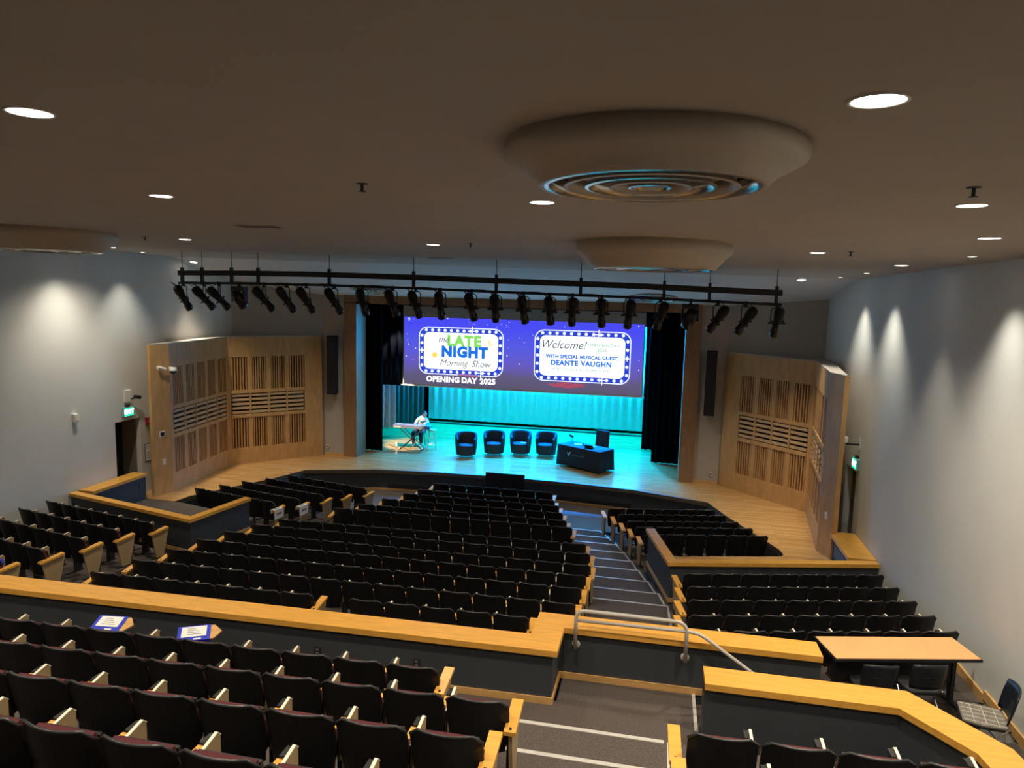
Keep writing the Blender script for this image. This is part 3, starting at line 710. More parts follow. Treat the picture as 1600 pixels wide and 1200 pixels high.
txt('NIGHT', .50, E_NB, LX+.14, LZ-.03, parent=sc, bold=.032, space=1.12); txt('Morning', .33, E_GR, LX-.26, LZ-.42, parent=sc, shear=.35, bold=0, sx=.92); txt('Show', .33, E_GR, LX+.74, LZ-.42, parent=sc, shear=.35, bold=.0015, sx=.92)
line('OPENING DAY 2025', .27, E_W, LX+.02, .25, bold=.012, space=1.08, sx=.98)
MB().lathe([(.0005,0),(.10,0),(.10,.003)], 20, Matrix.Translation((LX-.95,-.024,LZ-.15)) @ TX).build('sun', E_OR, sc)
moon = []
for k in range(13):
    a = math.radians(110+k*200/12); moon.append((LX+1.12+.13*math.cos(a), LZ+.36+.13*math.sin(a)))
for k in range(13):
    a = math.radians(310-k*200/12); moon.append((LX+1.17+.115*math.cos(a)*.9, LZ+.385+.115*math.sin(a)))
MB().prism(moon, .020, .024, TX).build('moon', E_YL, sc)
txt('Welcome!', .40, E_GR, RX-.66, RZ+.38, parent=sc, shear=.35, bold=.0015, sx=.92); line('OPENING DAY', .155, E_LG, RX+.74, RZ+.41, space=1.1, bold=.004); txt('2025', .155, E_LG, RX+.68, RZ+.24, parent=sc, space=1.1, bold=.004)
line('WITH SPECIAL MUSICAL GUEST:', .165, E_NB, RX+.0, RZ-.02, bold=.009, space=1.05, sx=1.0); line('DEANTE VAUGHN', .235, E_NB, RX-.02, RZ-.24, bold=.012, space=1.08)
line('WISE YOUNG ADULT GRADUATE', .120, E_LG, RX-.05, RZ-.46, space=1.12, bold=.003)
rs = random.Random(11); st = MB()
for k in range(110):
    x = rs.uniform(-4.2,4.15); z = rs.uniform(.9,2.42)
    if abs(x-LX) < 1.6 and abs(z-LZ) < .9 or abs(x-RX) < 1.7 and abs(z-RZ) < .9: continue
    r = rs.choice((.008,.011,.018)); st.box(x-r,x+r,-.010,-.006,z-r,z+r)
o_ = st.build('stars', E_ST, sc); o_['kind'] = 'stuff'
def star4(x, z, a, m=E_W):
    MB().box(x-a,x+a,-.034,-.030,z-.010,z+.010).box(x-.010,x+.010,-.034,-.030,z-a,z+a).build('sparkle', m, sc)
star4(LX+.42, LZ+.73, .17); star4(LX+.75, LZ-.73, .17); star4(RX+.55, RZ+.77, .17); star4(RX+.72, RZ-.77, .17); star4(-4.05, 2.36, .06); star4(LX-1.43, LZ, .10); star4(RX+1.53, RZ, .10)
def streak(cx, cz, w_, h_, n):
    mb = MB(); r2 = random.Random(int(cx*100))
    for k in range(n):
        f = (k+.5)/n*2-1; ww = w_*(1-f*f)*.5*(.7+.5*r2.random()); sh = r2.uniform(-.1,.1)*w_
        mb.box(cx+sh-ww, cx+sh+ww, -.011, -.007, cz+f*h_/2-.012, cz+f*h_/2+.012)
    mb.build('sunset_cloud', E_RD, sc)
streak(RX-.45, .27, 1.2, .20, 6); streak(LX+.28, .43, 1.0, .05, 2)

# ---- tub chairs on the stage
def tub(x, y, rz, lb):
    t = thing('tub_armchair', lb, 'armchair', (x, y, 0), rz, 'tub armchairs on the stage')
    n = 22; v = []; f = []
    for i in range(n+1):
        a = math.radians(-125+250*i/n)      # open towards -Y
        top = .86-.20*max(0, (abs(a)-1.2)/1.0)**1.3
        ca, sa = math.sin(a), math.cos(a)
        for r, z in ((.36,.10),(.40,.45),(.41,top-.04),(.39,top),(.34,top),(.32,top-.05),(.31,.40),(.30,.10)):
            v.append((ca*r*.98, sa*r*.90, z))
    m = 8
    for i in range(n):
        for j in range(m): f.append((i*m+j, i*m+(j+1) % m, (i+1)*m+(j+1) % m, (i+1)*m+j))
    f += [tuple(range(m)), tuple(n*m+k for k in range(m))[::-1]]
    MB().add(v, f).build('tub_back', CHAIRF, t, True)
    MB().lathe([(.0005,.10),(.31,.10),(.325,.16),(.325,.36),(.0005,.37)], 24, Matrix.Translation((0,-.03,0))).build('seat_base', CHAIRF, t)
    MB().lathe([(.0005,.36),(.31,.36),(.33,.39),(.33,.43),(.30,.46),(.0005,.47)], 24, Matrix.Translation((0,-.04,0))).build('seat_cushion', CHAIRF, t, True)
    for a in (45, 135, 225, 315):
        c_, s_ = math.cos(math.radians(a))*.27, math.sin(math.radians(a))*.25
        MB().tube([(c_*1.15,s_*1.15,0),(c_,s_,.12)], .012, 6).build('leg', CHROME, t)
for (x, y, a), lb in zip(((-1.88,24.20,.30),(-.99,24.80,.15),(-.07,25.10,.02),(.86,25.19,-.10)), ('black tub armchair at far left of the row, turned slightly right','black tub armchair on stage, second from left','black tub armchair on stage with a paper on its seat','black tub armchair on stage nearest the cloth-covered desk')):
    tub(x, y, a, lb)
tag(MB().box(-.09,.09,-.06,.06,0,.004).build('paper_sheet', PAPER, None, False, (.05,25.0,.474)), 'white paper lying on the third tub armchair seat', 'paper')

# ---- desk with cloth
dk = thing('cloth_covered_desk', 'desk under a fitted black cloth at stage right', 'desk', (2.42,23.83,0), math.radians(-32))
MB().box(-.86,.86,-.36,.36,.70,.74).build('tabletop', BLACK, dk)
for x in (-.78,.78):
    for y in (-.3,.3): MB().tube([(x,y,0),(x,y,.70)], .018, 8).build('leg', CHROME, dk)
cl = MB(); n = 40; ring = []
def rr(u, w_, h_):   # walk round a rounded rectangle
    per = [( -w_,-h_),(w_,-h_),(w_,h_),(-w_,h_)]; k = int(u*4) % 4; f_ = u*4-int(u*4); a, b = per[k], per[(k+1) % 4]
    return (a[0]+(b[0]-a[0])*f_, a[1]+(b[1]-a[1])*f_)
v = []; f = []
for i in range(n):
    u = i/n; x, y = rr(u, .90, .40); wv = .025*math.sin(u*2*PI*9); 
    v += [(x*.985, y*.97, .748), (x, y, .735), (x*(1.01+wv*.4), y*(1.02+wv), .40), (x*(1.03+wv), y*(1.05+wv*1.6), .03+.06*abs(math.sin(u*4*PI)))]
for i in range(n):
    for j in range(3): f.append((i*4+j, i*4+j+1, ((i+1) % n)*4+j+1, ((i+1) % n)*4+j))
f.append(tuple(i*4 for i in range(n)))
cl.add(v, f); cl.build('tablecloth', NAVY, dk, True)
LOGO = mat('cloth_logo', (.55,.56,.62), .7, 0)
mt = Matrix.Translation((0,-.432,0)) @ TX
MB().prism([(-.44,.53),(-.40,.53),(-.37,.46),(-.33,.56),(-.28,.56),(-.355,.42),(-.385,.42)], 0, .012, mt).build('logo', LOGO, dk)
lm = MB(); r3 = random.Random(5); x = -.24
for k in range(11):
    w_ = r3.choice((.022,.03,.035)); h_ = r3.choice((.035,.035,.055)) if k < 8 else .065
    if k == 8: x += .02
    lm.prism([(x,.455),(x+w_*.35,.455),(x+w_*.35,.455+h_),(x,.455+h_)], 0, .008, mt).prism([(x,.455+h_*.5),(x+w_,.455+h_*.5),(x+w_,.455+h_*.72),(x,.455+h_*.72)], 0, .008, mt); x += w_+.018
lm.build('logo_wordmark', mat('cloth_wordmark', (.16,.16,.20), .8, 0), dk)
DM = Matrix.Translation((2.42,23.83,.75)) @ Matrix.Rotation(math.radians(-32), 4, 'Z')
def on_desk(x, y): return tuple(DM @ Vector((x, y, 0)))
t = thing('desk_microphone', 'small black microphone on a stand at desk left end', 'microphone', on_desk(-.66,.10))
MB().lathe([(.0005,0),(.05,0),(.05,.015),(.0005,.02)], 14).build('base', BLACK, t); MB().tube([(0,0,.01),(0,0,.16),(-.02,0,.22)], .008, 6).build('stem', STEEL, t); MB().tube([(.04,0,.20),(-.10,0,.27)], [.03,.045], 10).build('capsule', BLACK, t)
t = thing('open_laptop', 'open laptop glowing pale on the desk', 'laptop', on_desk(.18,.02), math.radians(-10))
MB().box(-.16,.16,-.11,.11,0,.018).build('keyboard_base', WHITE, t); MB().box(-.16,.16,-.004,.004,0,.2,Matrix.Translation((0,-.11,.018)) @ Matrix.Rotation(math.radians(62),4,'X')).build('lid', CHROME, t)
t = thing('paper_stack', 'pale papers lying on the left part of the desk', 'paper', on_desk(-.36,.08), .1); MB().box(-.14,.14,-.10,.10,0,.006).build('sheet', PAPER, t)
t = thing('drinking_glass', 'small clear glass on desk between papers and laptop', 'glass', on_desk(-.10,-.02)); MB().lathe([(.0005,0),(.03,0),(.035,.10),(.032,.10),(.027,.006),(.0005,.006)], 14).build('tumbler', mat('clear_glass', (.9,.95,1), .05, 0, trans=.9), t, True)
t = thing('high_back_chair', 'black high-backed chair standing behind the cloth-covered desk', 'chair', (2.78,24.62,0), math.radians(-22))
MB().box(-.25,.25,-.26,.22,.44,.52).build('seat', CHAIRF, t, bevel=.03); MB().box(-.26,.26,-.03,.05,.50,1.13,Matrix.Translation((0,.24,0)) @ Matrix.Rotation(math.radians(-6),4,'X')).build('backrest', CHAIRF, t, bevel=.03)
for x in (-.21,.21):
    for y in (-.2,.2): MB().tube([(x,y,0),(x,y,.46)], .016, 6).build('leg', STEEL, t)

# ---- keyboard, stand, stool, player
KX, KY = -4.10, 24.75
t = thing('stage_keyboard', 'silver stage keyboard resting on a black crossed stand', 'keyboard', (KX, KY, .80), math.radians(2))
MB().box(-.70,.70,-.17,.17,0,.11).build('case', PIANO, t, bevel=.01); MB().box(-.66,.66,.02,.15,.11,.125).build('white_keys', KEYS, t)
bk = MB()
for k in range(52):
    if k % 7 in (0,1,3,4,5): x = -.645+k*.0252; bk.box(x,x+.012,.015,.09,.125,.135)
bk.build('black_keys', BLACK, t); MB().box(-.66,-.40,-.172,-.165,.03,.07).build('logo_panel', KEYS, t)
MB().box(-.68,.68,-.16,.0,.11,.125).build('control_panel', PIANO, t)
t = thing('keyboard_stand', 'black double-braced crossed stand under the stage keyboard', 'stand', (KX, KY, 0), math.radians(2))
for y in (-.16,.16):
    MB().tube([(-.42,y,.015),(.40,y,.785)], .018, 6).build('brace', STEEL, t); MB().tube([(.42,y,.015),(-.40,y,.785)], .018, 6).build('brace', STEEL, t)
for x in (-.42,.42): MB().tube([(x,-.24,.018),(x,.24,.018)], .018, 6).build('foot_bar', STEEL, t); MB().tube([(-x*.95,-.2,.785),(-x*.95,.2,.785)], .014, 6).build('top_bar', STEEL, t)
t = thing('wooden_stool', 'pale wooden bar stool right of the keyboard', 'stool', (-3.42,25.0,0), .3)
MB().lathe([(.0005,.70),(.16,.70),(.17,.72),(.16,.745),(.0005,.75)], 18).build('seat', STOOLW, t, True)
for a in range(4):
    c_, s_ = math.cos(a*PI/2+.78), math.sin(a*PI/2+.78); MB().tube([(c_*.23,s_*.23,0),(c_*.12,s_*.12,.71)], .018, 8).build('leg', STOOLW, t)
    c2, s2 = math.cos(a*PI/2+2.35), math.sin(a*PI/2+2.35)
    for h_, r_ in ((.25,.195),(.45,.165)): MB().tube([(c_*r_,s_*r_,h_),(c2*r_,s2*r_,h_)], .011, 6).build('rung', STOOLW, t)
t = thing('water_bottle', 'clear water bottle on the floor left of keyboard stand', 'bottle', (-4.72,24.72,0)); MB().lathe([(.0005,0),(.04,0),(.042,.16),(.02,.20),(.018,.22)], 12).build('body', MATS['white_plastic'], t, True); MB().lathe([(.02,.22),(.02,.245),(.0005,.245)], 10).build('cap', WHITE, t)
# player: one skinned figure seated behind the keyboard, leaning over the keys
def skin_figure(name, verts, edges, radii, m, parent, root=0, sub=2):
    me = bpy.data.meshes.new(name); me.from_pydata(verts, edges, []); me.materials.append(m)
    o = bpy.data.objects.new(name, me); C.objects.link(o); o.parent = parent
    sk = o.modifiers.new('skin', 'SKIN'); sk.use_smooth_shade = True; su = o.modifiers.new('sub', 'SUBSURF'); su.levels = sub; su.render_levels = sub
    for i, r in enumerate(radii):
        d = me.skin_vertices[0].data[i]; d.radius = (r, r) if not isinstance(r, tuple) else r; d.use_root = (i == root)
    return o
pl = thing('person', 'person in a pale shirt bent over the stage keyboard, playing', 'person', (-3.95,25.50,0))
# torso/arms/legs (x right, y upstage; faces -y)
V = [(-.10,.0,.62),(-.07,-.03,.80),(-.01,-.09,.98),(.05,-.13,1.10),(.09,-.17,1.17),
     (-.13,-.10,1.06),(-.22,-.22,.90),(-.10,-.50,.965),            # his right arm (left in view)
     (.20,-.14,1.05),(.30,-.28,.93),(.26,-.52,.965),
     (-.20,-.02,.58),(-.24,-.42,.55),(-.24,-.36,.12),(-.24,-.46,.05),
     (.02,-.02,.58),(.06,-.42,.55),(.06,-.36,.12),(.06,-.46,.05)]
Ed = [(0,1),(1,2),(2,3),(3,4),(3,5),(5,6),(6,7),(3,8),(8,9),(9,10),(0,11),(11,12),(12,13),(13,14),(0,15),(15,16),(16,17),(17,18)]
Rd = [.15,.145,.155,.13,.055,.075,.055,.035,.075,.055,.035,.10,.075,.05,.045,.10,.075,.05,.045]
body = skin_figure('body', V, Ed, Rd, SHIRT, pl)
skin_figure('trousers', [(-.10,.0,.62),(-.20,-.02,.58),(-.24,-.42,.55),(-.24,-.36,.14),(.02,-.02,.58),(.06,-.42,.55),(.06,-.36,.14)], [(0,1),(1,2),(2,3),(0,4),(4,5),(5,6)], [.17,.115,.088,.066,.115,.088,.066], TROUSER, pl)
hd = Matrix.Translation((.15,-.24,1.265)) @ Matrix.Rotation(math.radians(28),4,'X') @ Matrix.Rotation(math.radians(40),4,'Z')
def ell(mb, c_, r_, m4, n1=14, n2=10, cut=None):
    vs = []; fs = []
    for j in range(n2+1):
        th = PI*j/n2
        for i in range(n1):
            a = 2*PI*i/n1; vs.append((c_[0]+r_[0]*math.sin(th)*math.cos(a), c_[1]+r_[1]*math.sin(th)*math.sin(a), c_[2]+r_[2]*math.cos(th)))
    for j in range(n2):
        for i in range(n1): fs.append((j*n1+i, (j+1)*n1+i, (j+1)*n1+(i+1) % n1, j*n1+(i+1) % n1))
    return mb.add(vs, fs, m4)
h = MB(); ell(h, (0,0,.0), (.075,.092,.105), hd); ell(h, (0,-.045,-.055), (.048,.05,.055), hd); ell(h, (0,-.095,-.012), (.013,.018,.022), hd, 8, 6)
for s_ in (-1,1): ell(h, (s_*.076,.005,-.005), (.010,.018,.028), hd, 8, 6)
hdo = h.build('head', SKIN, pl, True)
for s_ in (-1,1): ell(MB(), (s_*.030,-.083,.012), (.011,.007,.007), hd, 8, 6).build('eye', BLACK, hdo, True)
ell(MB(), (0,-.088,-.055), (.022,.008,.005), hd, 8, 6).build('mouth', mat('lips', (.30,.10,.08), .5, 0), hdo, True)
ell(MB(), (0,.018,.030), (.080,.088,.085), hd).build('hair', HAIR, hdo, True)
MB().tube([(.07,-.15,1.13),(.13,-.21,1.21)], .05, 10).build('neck', SKIN, pl, True)
for hx, hy, s_ in ((-.10,-.50,-1),(.26,-.52,1)):
    hn = MB(); ell(hn, (hx,hy-.045,.955), (.040,.05,.018), None, 12, 8)
    ho = hn.build('hand', SKIN, pl, True)
    for k, ln in enumerate((.055,.068,.072,.066,.05)):
        if k == 0: pth = [(hx-s_*.034,hy-.03,.955),(hx-s_*.056,hy-.055,.950),(hx-s_*.060,hy-.085,.940)]
        else: pth = [(hx-s_*(.028-.0185*(k-1)),hy-.085,.960),(hx-s_*(.030-.0195*(k-1)),hy-.085-ln*.55,.958),(hx-s_*(.030-.0195*(k-1)),hy-.085-ln,.936)]
        MB().tube(pth, [.010,.009,.007], 7).build('finger', SKIN, ho, True)
t = thing('round_stool', 'dark padded stool under the keyboard player', 'stool', (-4.05,25.52,0)); MB().lathe([(.0005,.42),(.17,.42),(.18,.45),(.16,.48),(.0005,.48)], 18).build('seat', BLACK, t, True)
for a in range(4): MB().tube([(math.cos(a*PI/2+.4)*.19,math.sin(a*PI/2+.4)*.19,0),(math.cos(a*PI/2+.4)*.12,math.sin(a*PI/2+.4)*.12,.43)], .012, 6).build('leg', STEEL, t)
tag(MB().tube([(-5.2,25.2,.012),(-4.9,24.9,.012),(-4.6,25.0,.012),(-4.2,24.5,.012),(-3.7,24.6,.012)], .010, 5).build('floor_cable', BLACK), 'thin dark cable on the lit floor under the keyboard', 'cable')
# confidence monitor in the pit
t = thing('confidence_monitor', 'black flat monitor standing at the foot of the stage', 'monitor', (.32,20.6,PIT), math.radians(0))
MB().box(-.62,.60,-.03,.03,.52,1.08,Matrix.Rotation(math.radians(-8),4,'X')).build('display', GLOSSBLK, t, bevel=.01)
MB().tube([(0,.05,.02),(0,.10,.75)], .03, 8).build('post', BLACK, t); MB().box(-.35,.35,-.22,.26,0,.03).build('base', BLACK, t)

# ================================================================== WALL AND STAGE-SIDE DEVICES
def column_speaker(sx):
    side = 'left' if sx < 0 else 'right'
    t = thing('column_speaker', 'slim dark column loudspeaker mounted %s of the stage' % side, 'speaker', (sx*6.32, 22.78, 2.22), math.radians(-4*sx))
    MB().box(-.16,.16,-.16,.12,0,2.03).build('cabinet', NAVY, t, bevel=.02); MB().box(-.14,.14,-.172,-.16,.04,1.99).build('grille', BLACK, t)
    MB().box(-.05,.05,.12,.20,.3,.42).box(-.05,.05,.12,.20,1.55,1.67).build('wall_bracket', STEEL, t)
column_speaker(-1); column_speaker(1)
def plate(name, label, cat, loc, rz, w_, h_, m, depth=.02, extra=None):
    t = thing(name, label, cat, loc, rz); MB().box(-w_/2,w_/2,-depth,0,-h_/2,h_/2).build('plate', m, t, bevel=.003)
    if extra: extra(t)
    return t
# on the left end panel (faces the audience): from (-8.57,17.34) to (-8.76,16.81)
ea = math.atan2(17.34-16.81, -8.57+8.76)
def lend(u, z, off=.0):
    a = Vector((-8.76,16.81)); b = Vector((-8.57,17.34)); p = a+(b-a)*u; n = Vector((b-a).yx); n = Vector((n.x,-n.y)).normalized()
    return (p.x+n.x*off, p.y+n.y*off, z)
rl = ea
def cam_ball(t):
    MB().tube([(0,0,0),(0,-.14,.03)], .03, 8).build('arm', WHITE, t); ell(MB(), (0,-.20,.0), (.07,.07,.06), None).build('camera_head', WHITE, t, True)
t = thing('security_camera', 'white bullet security camera high on the left wood panel', 'camera', lend(.45, 3.55, .01), rl); MB().box(-.04,.04,-.02,0,-.05,.05).build('mount', WHITE, t); MB().tube([(0,-.02,0),(-.02,-.10,.02)], .02, 8).build('arm', WHITE, t); MB().tube([(-.12,-.12,.05),(.10,-.14,-.02)], .045, 12).build('housing', WHITE, t)
t = thing('dome_camera', 'white dome camera beside the bullet camera at left', 'camera', lend(1.0, 3.50, .01), rl); MB().tube([(0,0,0.04),(.0,-.12,.06)], .03, 8).build('arm', WHITE, t); MB().lathe([(.0005,.10),(.09,.09),(.10,0)], 16, Matrix.Translation((0,-.16,-.02))).build('housing', WHITE, t, True); ell(MB(), (0,-.16,-.03), (.09,.09,.08), None).build('dome', GLOSSBLK, t, True)
plate('wall_plate', 'small framed black opening in the left wood end panel', 'wall plate', lend(.50, 1.72, .001), rl, .16, .16, WHITE, .012, lambda t: MB().box(-.055,.055,-.016,-.012,-.055,.055).build('opening', BLACK, t))
plate('light_switch', 'white switch plate low on the left wood end panel', 'switch', lend(.55, .93, .001), rl, .09, .16, WHITE, .015, lambda t: MB().box(-.015,.015,-.022,-.015,-.03,.03).build('rocker', CREAM, t))
def rend(u, z, off=0):
    x, y, z = lend(u, z, off); return (-x, y, z)
plate('light_switch', 'white switch plate low on the right wood end panel', 'switch', rend(.5, .95, .001), -rl, .09, .16, WHITE, .015, lambda t: MB().box(-.015,.015,-.022,-.015,-.03,.03).build('rocker', CREAM, t))
LWX = -W; LR_ = PI/2     # left wall: local -Y must face +X
def lw(y, z): return (LWX+.001, y, z)
def rw(y, z): return (W-.001, y, z)
plate('thermostat_box', 'small white box on the left wall above the seats', 'wall box', lw(14.75, 2.52), LR_, .13, .20, WHITE, .10, lambda t: MB().box(-.045,.045,-.108,-.10,-.06,.06).build('cover', CREAM, t))
def exit_sign(loc, rz, lb):
    t = thing('exit_sign', lb, 'sign', loc, rz)
    MB().box(-.19,.19,-.075,0,-.13,.13).build('housing', EXITP, t, bevel=.008); MB().box(-.06,.06,-.06,0,.13,.19).build('mount', STEEL, t)
    MB().box(-.165,.165,-.080,-.075,-.105,.105).build('lit_face', GREEN, t)
    text_mesh('EXIT', .17, EXITL, 'lettering', t, Matrix.Translation((0,-.083,0)) @ TX, bold=.005, extrude=.002)
EXITL = mat('exit_letters', (.9,1,.95), .5, 0, emit=(.85,1,.92), es=2.0)
exit_sign((LWX+.001, 16.52, 2.40), LR_, 'green lit exit sign over the left side door')
exit_sign((W-.001, 17.30, 2.16), -LR_, 'green lit exit sign over the right side door')
t = thing('wall_camera', 'white box with small black camera above the left exit sign', 'camera', lw(16.55, 2.82), LR_); MB().box(-.12,.12,-.05,0,-.16,.16).build('box', WHITE, t); MB().tube([(.08,-.05,-.08),(.16,-.16,-.06)], .02, 6).build('arm', BLACK, t); MB().tube([(.10,-.16,-.02),(.28,-.18,-.06)], .05, 10).build('camera_head', BLACK, t)
t = thing('wall_camera', 'white camera on a black bracket above the right exit sign', 'camera', rw(17.25, 2.62), -LR_); MB().box(-.03,.03,-.02,0,-.12,.16).build('mount', WHITE, t); MB().tube([(0,0,0),(0,-.30,.0)], .025, 6).build('arm', BLACK, t); MB().lathe([(.06,0),(.06,.10),(.04,.14),(.0005,.15)], 12, Matrix.Translation((0,-.32,.03))).build('housing', WHITE, t, True); MB().tube([(0,-.36,.12),(0,-.42,.28)], .01, 5).build('antenna', WHITE, t)
for sx, y in ((-1,17.28),(1,18.55)):
    t = thing('fire_alarm', 'red fire alarm strobe on the wall by the %s door' % ('left' if sx < 0 else 'right'), 'alarm', (sx*(W-.001), y, 2.02), LR_ if sx < 0 else -LR_); MB().box(-.07,.07,-.09,0,-.10,.10).build('case', RED, t); MB().box(-.03,.03,-.11,-.09,-.03,.02).build('strobe', WHITE, t)
    t = thing('notice_sheet', 'framed white notice on the wall beside the %s door' % ('left' if sx < 0 else 'right'), 'notice', (sx*(W-.001), 17.32 if sx < 0 else 18.6, 1.12), LR_ if sx < 0 else -LR_); MB().box(-.17,.17,-.012,0,-.25,.25).build('frame', STEEL, t); MB().box(-.155,.155,-.014,-.012,-.235,.235).build('sheet', PAPER, t)
    nb_ = MB(); r4 = random.Random(2)
    for k in range(9):
        if k != 3: nb_.box(-.12, -.12+r4.uniform(.10,.23), -.0155, -.014, .18-k*.042, .192-k*.042)
    nb_.build('print', PRINT, t)
for sx, (px_, py_) in ((-1,(-6.60,22.93)),(1,(6.50,22.93))):
    plate('wall_outlet', 'small outlet plate low on the wall %s of the stage' % ('left' if sx < 0 else 'right'), 'outlet', (px_, py_, .32), 0, .08, .12, CREAM, .012, lambda t: MB().box(-.02,.02,-.015,-.012,-.035,.035).build('socket', STEEL, t))

# ================================================================== UPPER LEVEL DETAILS
# handrail on the half wall
t = thing('handrail', 'grey tubular handrail on the half wall by the steps', 'handrail', (3.86, 8.64, 0))
def P3(x, z, y=0): return (x-3.86, y, z)
yy = -.085
def arc(cx, cz, r, a0, a1, n=6): return [P3(cx+r*math.cos(math.radians(a0+(a1-a0)*k/n)), cz+r*math.sin(math.radians(a0+(a1-a0)*k/n)), yy) for k in range(n+1)]
MB().tube([P3(3.86,1.40,0.02),P3(3.86,1.40,yy+.0)] , .022, 8).build('standoff', RAILM, t)
MB().tube([P3(3.86,1.38,yy),P3(3.86,1.77,yy)]+arc(3.97,1.78,.11,180,90)+[P3(5.0,1.89,yy)]+arc(5.10,1.77,.12,90,0)+[P3(5.22,1.38,yy)], .024, 10).build('top_loop', RAILM, t, True)
MB().tube([P3(5.22,1.40,.02),P3(5.22,1.40,yy)], .022, 8).build('standoff', RAILM, t)
MB().tube([P3(3.88,1.76,yy),P3(5.25,1.78,yy),P3(5.36,1.765,yy),P3(5.45,1.72,yy),P3(6.30,1.16,yy),P3(6.6,1.0,yy)], .022, 10).build('lower_rail', RAILM, t, True)
for x in (3.86, 5.22): MB().lathe([(.055,0),(.055,.012),(.03,.02),(.0005,.02)], 16, Matrix.Translation((x-3.86,.045,1.38)) @ Matrix.Rotation(math.radians(90),4,'X')).build('flange', RAILM, t, True)
# outlets on the near side of the long half wall
for x, z, lb in ((-1.05,1.20,'steel outlet plate on half wall behind first blue sign'),(.63,1.22,'double outlet on half wall behind the nearest block'),(1.95,1.22,'small metal plate on half wall near the right end')):
    t = thing('wall_outlet', lb, 'outlet', (x, 7.80+(x+4)*.0234+.058, z)); MB().box(-.04,.04,-.012,0,-.06,.06).build('plate', STEEL, t)
    for dz in (-.025,.025): MB().box(-.02,.02,-.016,-.012,dz-.014,dz+.014).build('socket', CHROME, t)
# reserved covers on raised tablet arms
def reserved(x, y, z, rz, lb):
    t = thing('reserved_clipboard', lb, 'sign', (x, y, z), rz); t.rotation_euler = (math.radians(20), 0, rz)
    MB().prism([(-.20,-.10),(.16,-.10),(.24,.0),(.16,.10),(-.20,.10)], 0, .018).build('board', BASEB, t)
    MB().box(-.22,.12,-.115,.105,.019,.026).box(-.22,.12,-.115,-.109,-.07,.024).build('blue_cover', BLUE, t); MB().box(-.18,.08,-.06,.09,.027,.030).build('paper', PAPER, t)
    pb = MB()
    for k in range(4): pb.box(-.12,.03-.02*k,-.03+k*.028,-.022+k*.028,.030,.0312)
    pb.build('print', PRINT, t); MB().box(-.05,.03,-.105,-.085,.0262,.029).build('tag_strip', PAPER, t)
reserved(-1.20, 6.64, 1.97, .12, 'blue covered board with white paper on leftmost near seats'); reserved(-.17, 6.72, 1.95, .5, 'blue covered pointed board with white paper, right of the other')
# paper sleeves over two aisle arms in the left front block
for key, lb in (('LF4','white paper sleeve over aisle arm of rear left-front row'),('LF3','white paper sleeve over the next aisle arm toward stage')):
    ch = CHAIRS[key][-1]
    s_ = .51; mw = Matrix.Translation(ch.location) @ Matrix.Rotation(ch.rotation_euler.z, 4, 'Z')
    p = mw @ Vector((s_/2+.015, .14, .585)); t = thing('paper_sleeve', lb, 'paper', tuple(p), ch.rotation_euler.z)
    MB().box(-.065,.075,-.16,.16,.045,.050).box(.072,.077,-.16,.16,-.20,.05).box(-.067,-.063,-.16,.16,-.06,.05).build('sheet', PAPER, t)
    MB().box(.0772,.0782,-.09,.09,-.10,-.04).box(-.02,.04,-.08,.08,.0502,.0512).build('print', PRINT, t)
t = thing('blue_bag', 'blue cloth bag on the seat at far left edge', 'bag', (-6.25, 9.66, .98)); ell(MB(), (0,0,.05), (.20,.14,.10), None).build('pouch', BLUE, t, True); MB().tube([(-.1,0,.12),(0,0,.22),(.1,0,.12)], .012, 6).build('strap', BLUE, t)
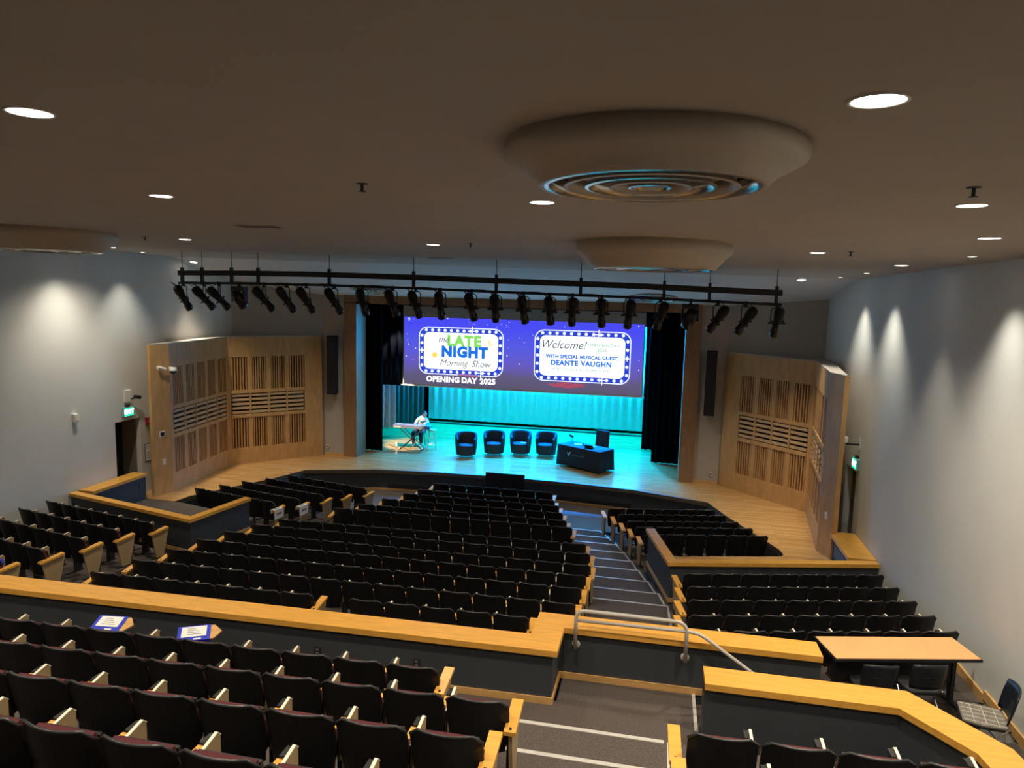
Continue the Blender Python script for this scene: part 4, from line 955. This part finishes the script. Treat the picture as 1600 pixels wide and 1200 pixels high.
# folding table with chairs at right
TZ = .50
t = thing('folding_table', 'folding table with orange laminate top by the right wall', 'table', (8.0,9.86,TZ), math.radians(13.8))
MB().box(-.97,.97,-.31,.31,.74,.775).build('tabletop', BLACK, t); MB().box(-.955,.955,-.295,.295,.775,.782).build('laminate', TABLET, t)
for x in (-.80,.80):
    l = MB().box(x-.025,x+.025,-.04,.04,.05,.74).build('leg', BLACK, t); MB().box(x-.025,x+.025,-.28,.28,.0,.05).build('foot', BLACK, t)
MB().box(-.80,.80,-.02,.02,.30,.68).build('modesty_panel', BLACK, t)
def stack_chair(x, y, z, rz, lb, plaid=True):
    t = thing('stacking_chair', lb, 'chair', (x, y, z), rz, 'stacking chairs behind the long half wall')
    # faces +Y
    v = []; 
    def bk(off):
        def g(u, vv):
            wd = .23*(1-.18*abs(vv-.55)); zz = .50+.36*vv-.02*u*u*(1 if vv > .8 else 0)
            return (u*wd, -.20-.07*vv+.05*u*u+off, zz)
        return g
    b = grid_shell(8, 6, bk(-.012), bk(.006)).build('backrest', mat('chair_blue_black', (.010,.013,.020), .35, 0) if 'chair_blue_black' not in MATS else MATS['chair_blue_black'], t, True)
    sl = MB()
    for k in range(5): zz = .56+.028*k; yb = -.212-.07*(zz-.5)/.36; sl.box(-.09,.09,yb-.002,yb+.021,zz,zz+.009)
    sl.build('vent_slots', STEEL, b)
    MB().prism([(-.20,-.20),(.20,-.20),(.235,.05),(.20,.24),(-.20,.24),(-.235,.05)], .42, .435).build('seat_shell', SHELL, t)
    st_ = MB().prism([(-.19,-.19),(.19,-.19),(.225,.05),(.19,.23),(-.19,.23),(-.225,.05)], .435, .462).build('seat_pad', PLAID if plaid else CHAIRF, t, bevel=.008)
    if plaid:
        ln = MB()
        for k in range(5): ln.box(-.17+k*.085-.002,-.17+k*.085+.002,-.17,.21,.462,.4635)
        for k in range(3): ln.box(-.19,.19,-.10+k*.11-.0015,-.10+k*.11+.0015,.462,.4632)
        ln.build('stripe', CREAM, st_)
    for sx in (-1,1):
        MB().tube([(sx*.20,-.19,.47),(sx*.21,-.15,.42),(sx*.24,.22,.015)], .010, 6).build('leg', CHROME, t); MB().tube([(sx*.20,.18,.42),(sx*.21,.10,.40),(sx*.24,-.24,.015)], .010, 6).build('leg', CHROME, t)
        MB().tube([(sx*.24,-.24,.012),(sx*.24,.22,.012)], .010, 6).build('sled', CHROME, t)
    return t
stack_chair(8.72, 8.92, TZ, math.radians(78), 'lone chair with grey striped seat and dark blue back').scale = (1.12, 1.12, 1.08)
stack_chair(7.60, 9.40, TZ, math.radians(8), 'black stacking chair at the folding table, left one', False); stack_chair(8.20, 9.56, TZ, math.radians(12), 'black stacking chair at the folding table, right one', False)
# baseboard along right wall (stepped)
bbm = MB(); bbm.box(W-.025,W,7.2,10.28,TZ,TZ+.13)
for (a, b, z) in RR: bbm.box(W-.025, W, b[1]-.33, b[1]+.55, z-CH, z-CH+.13)
struct('baseboard_right', bbm, BASEB)
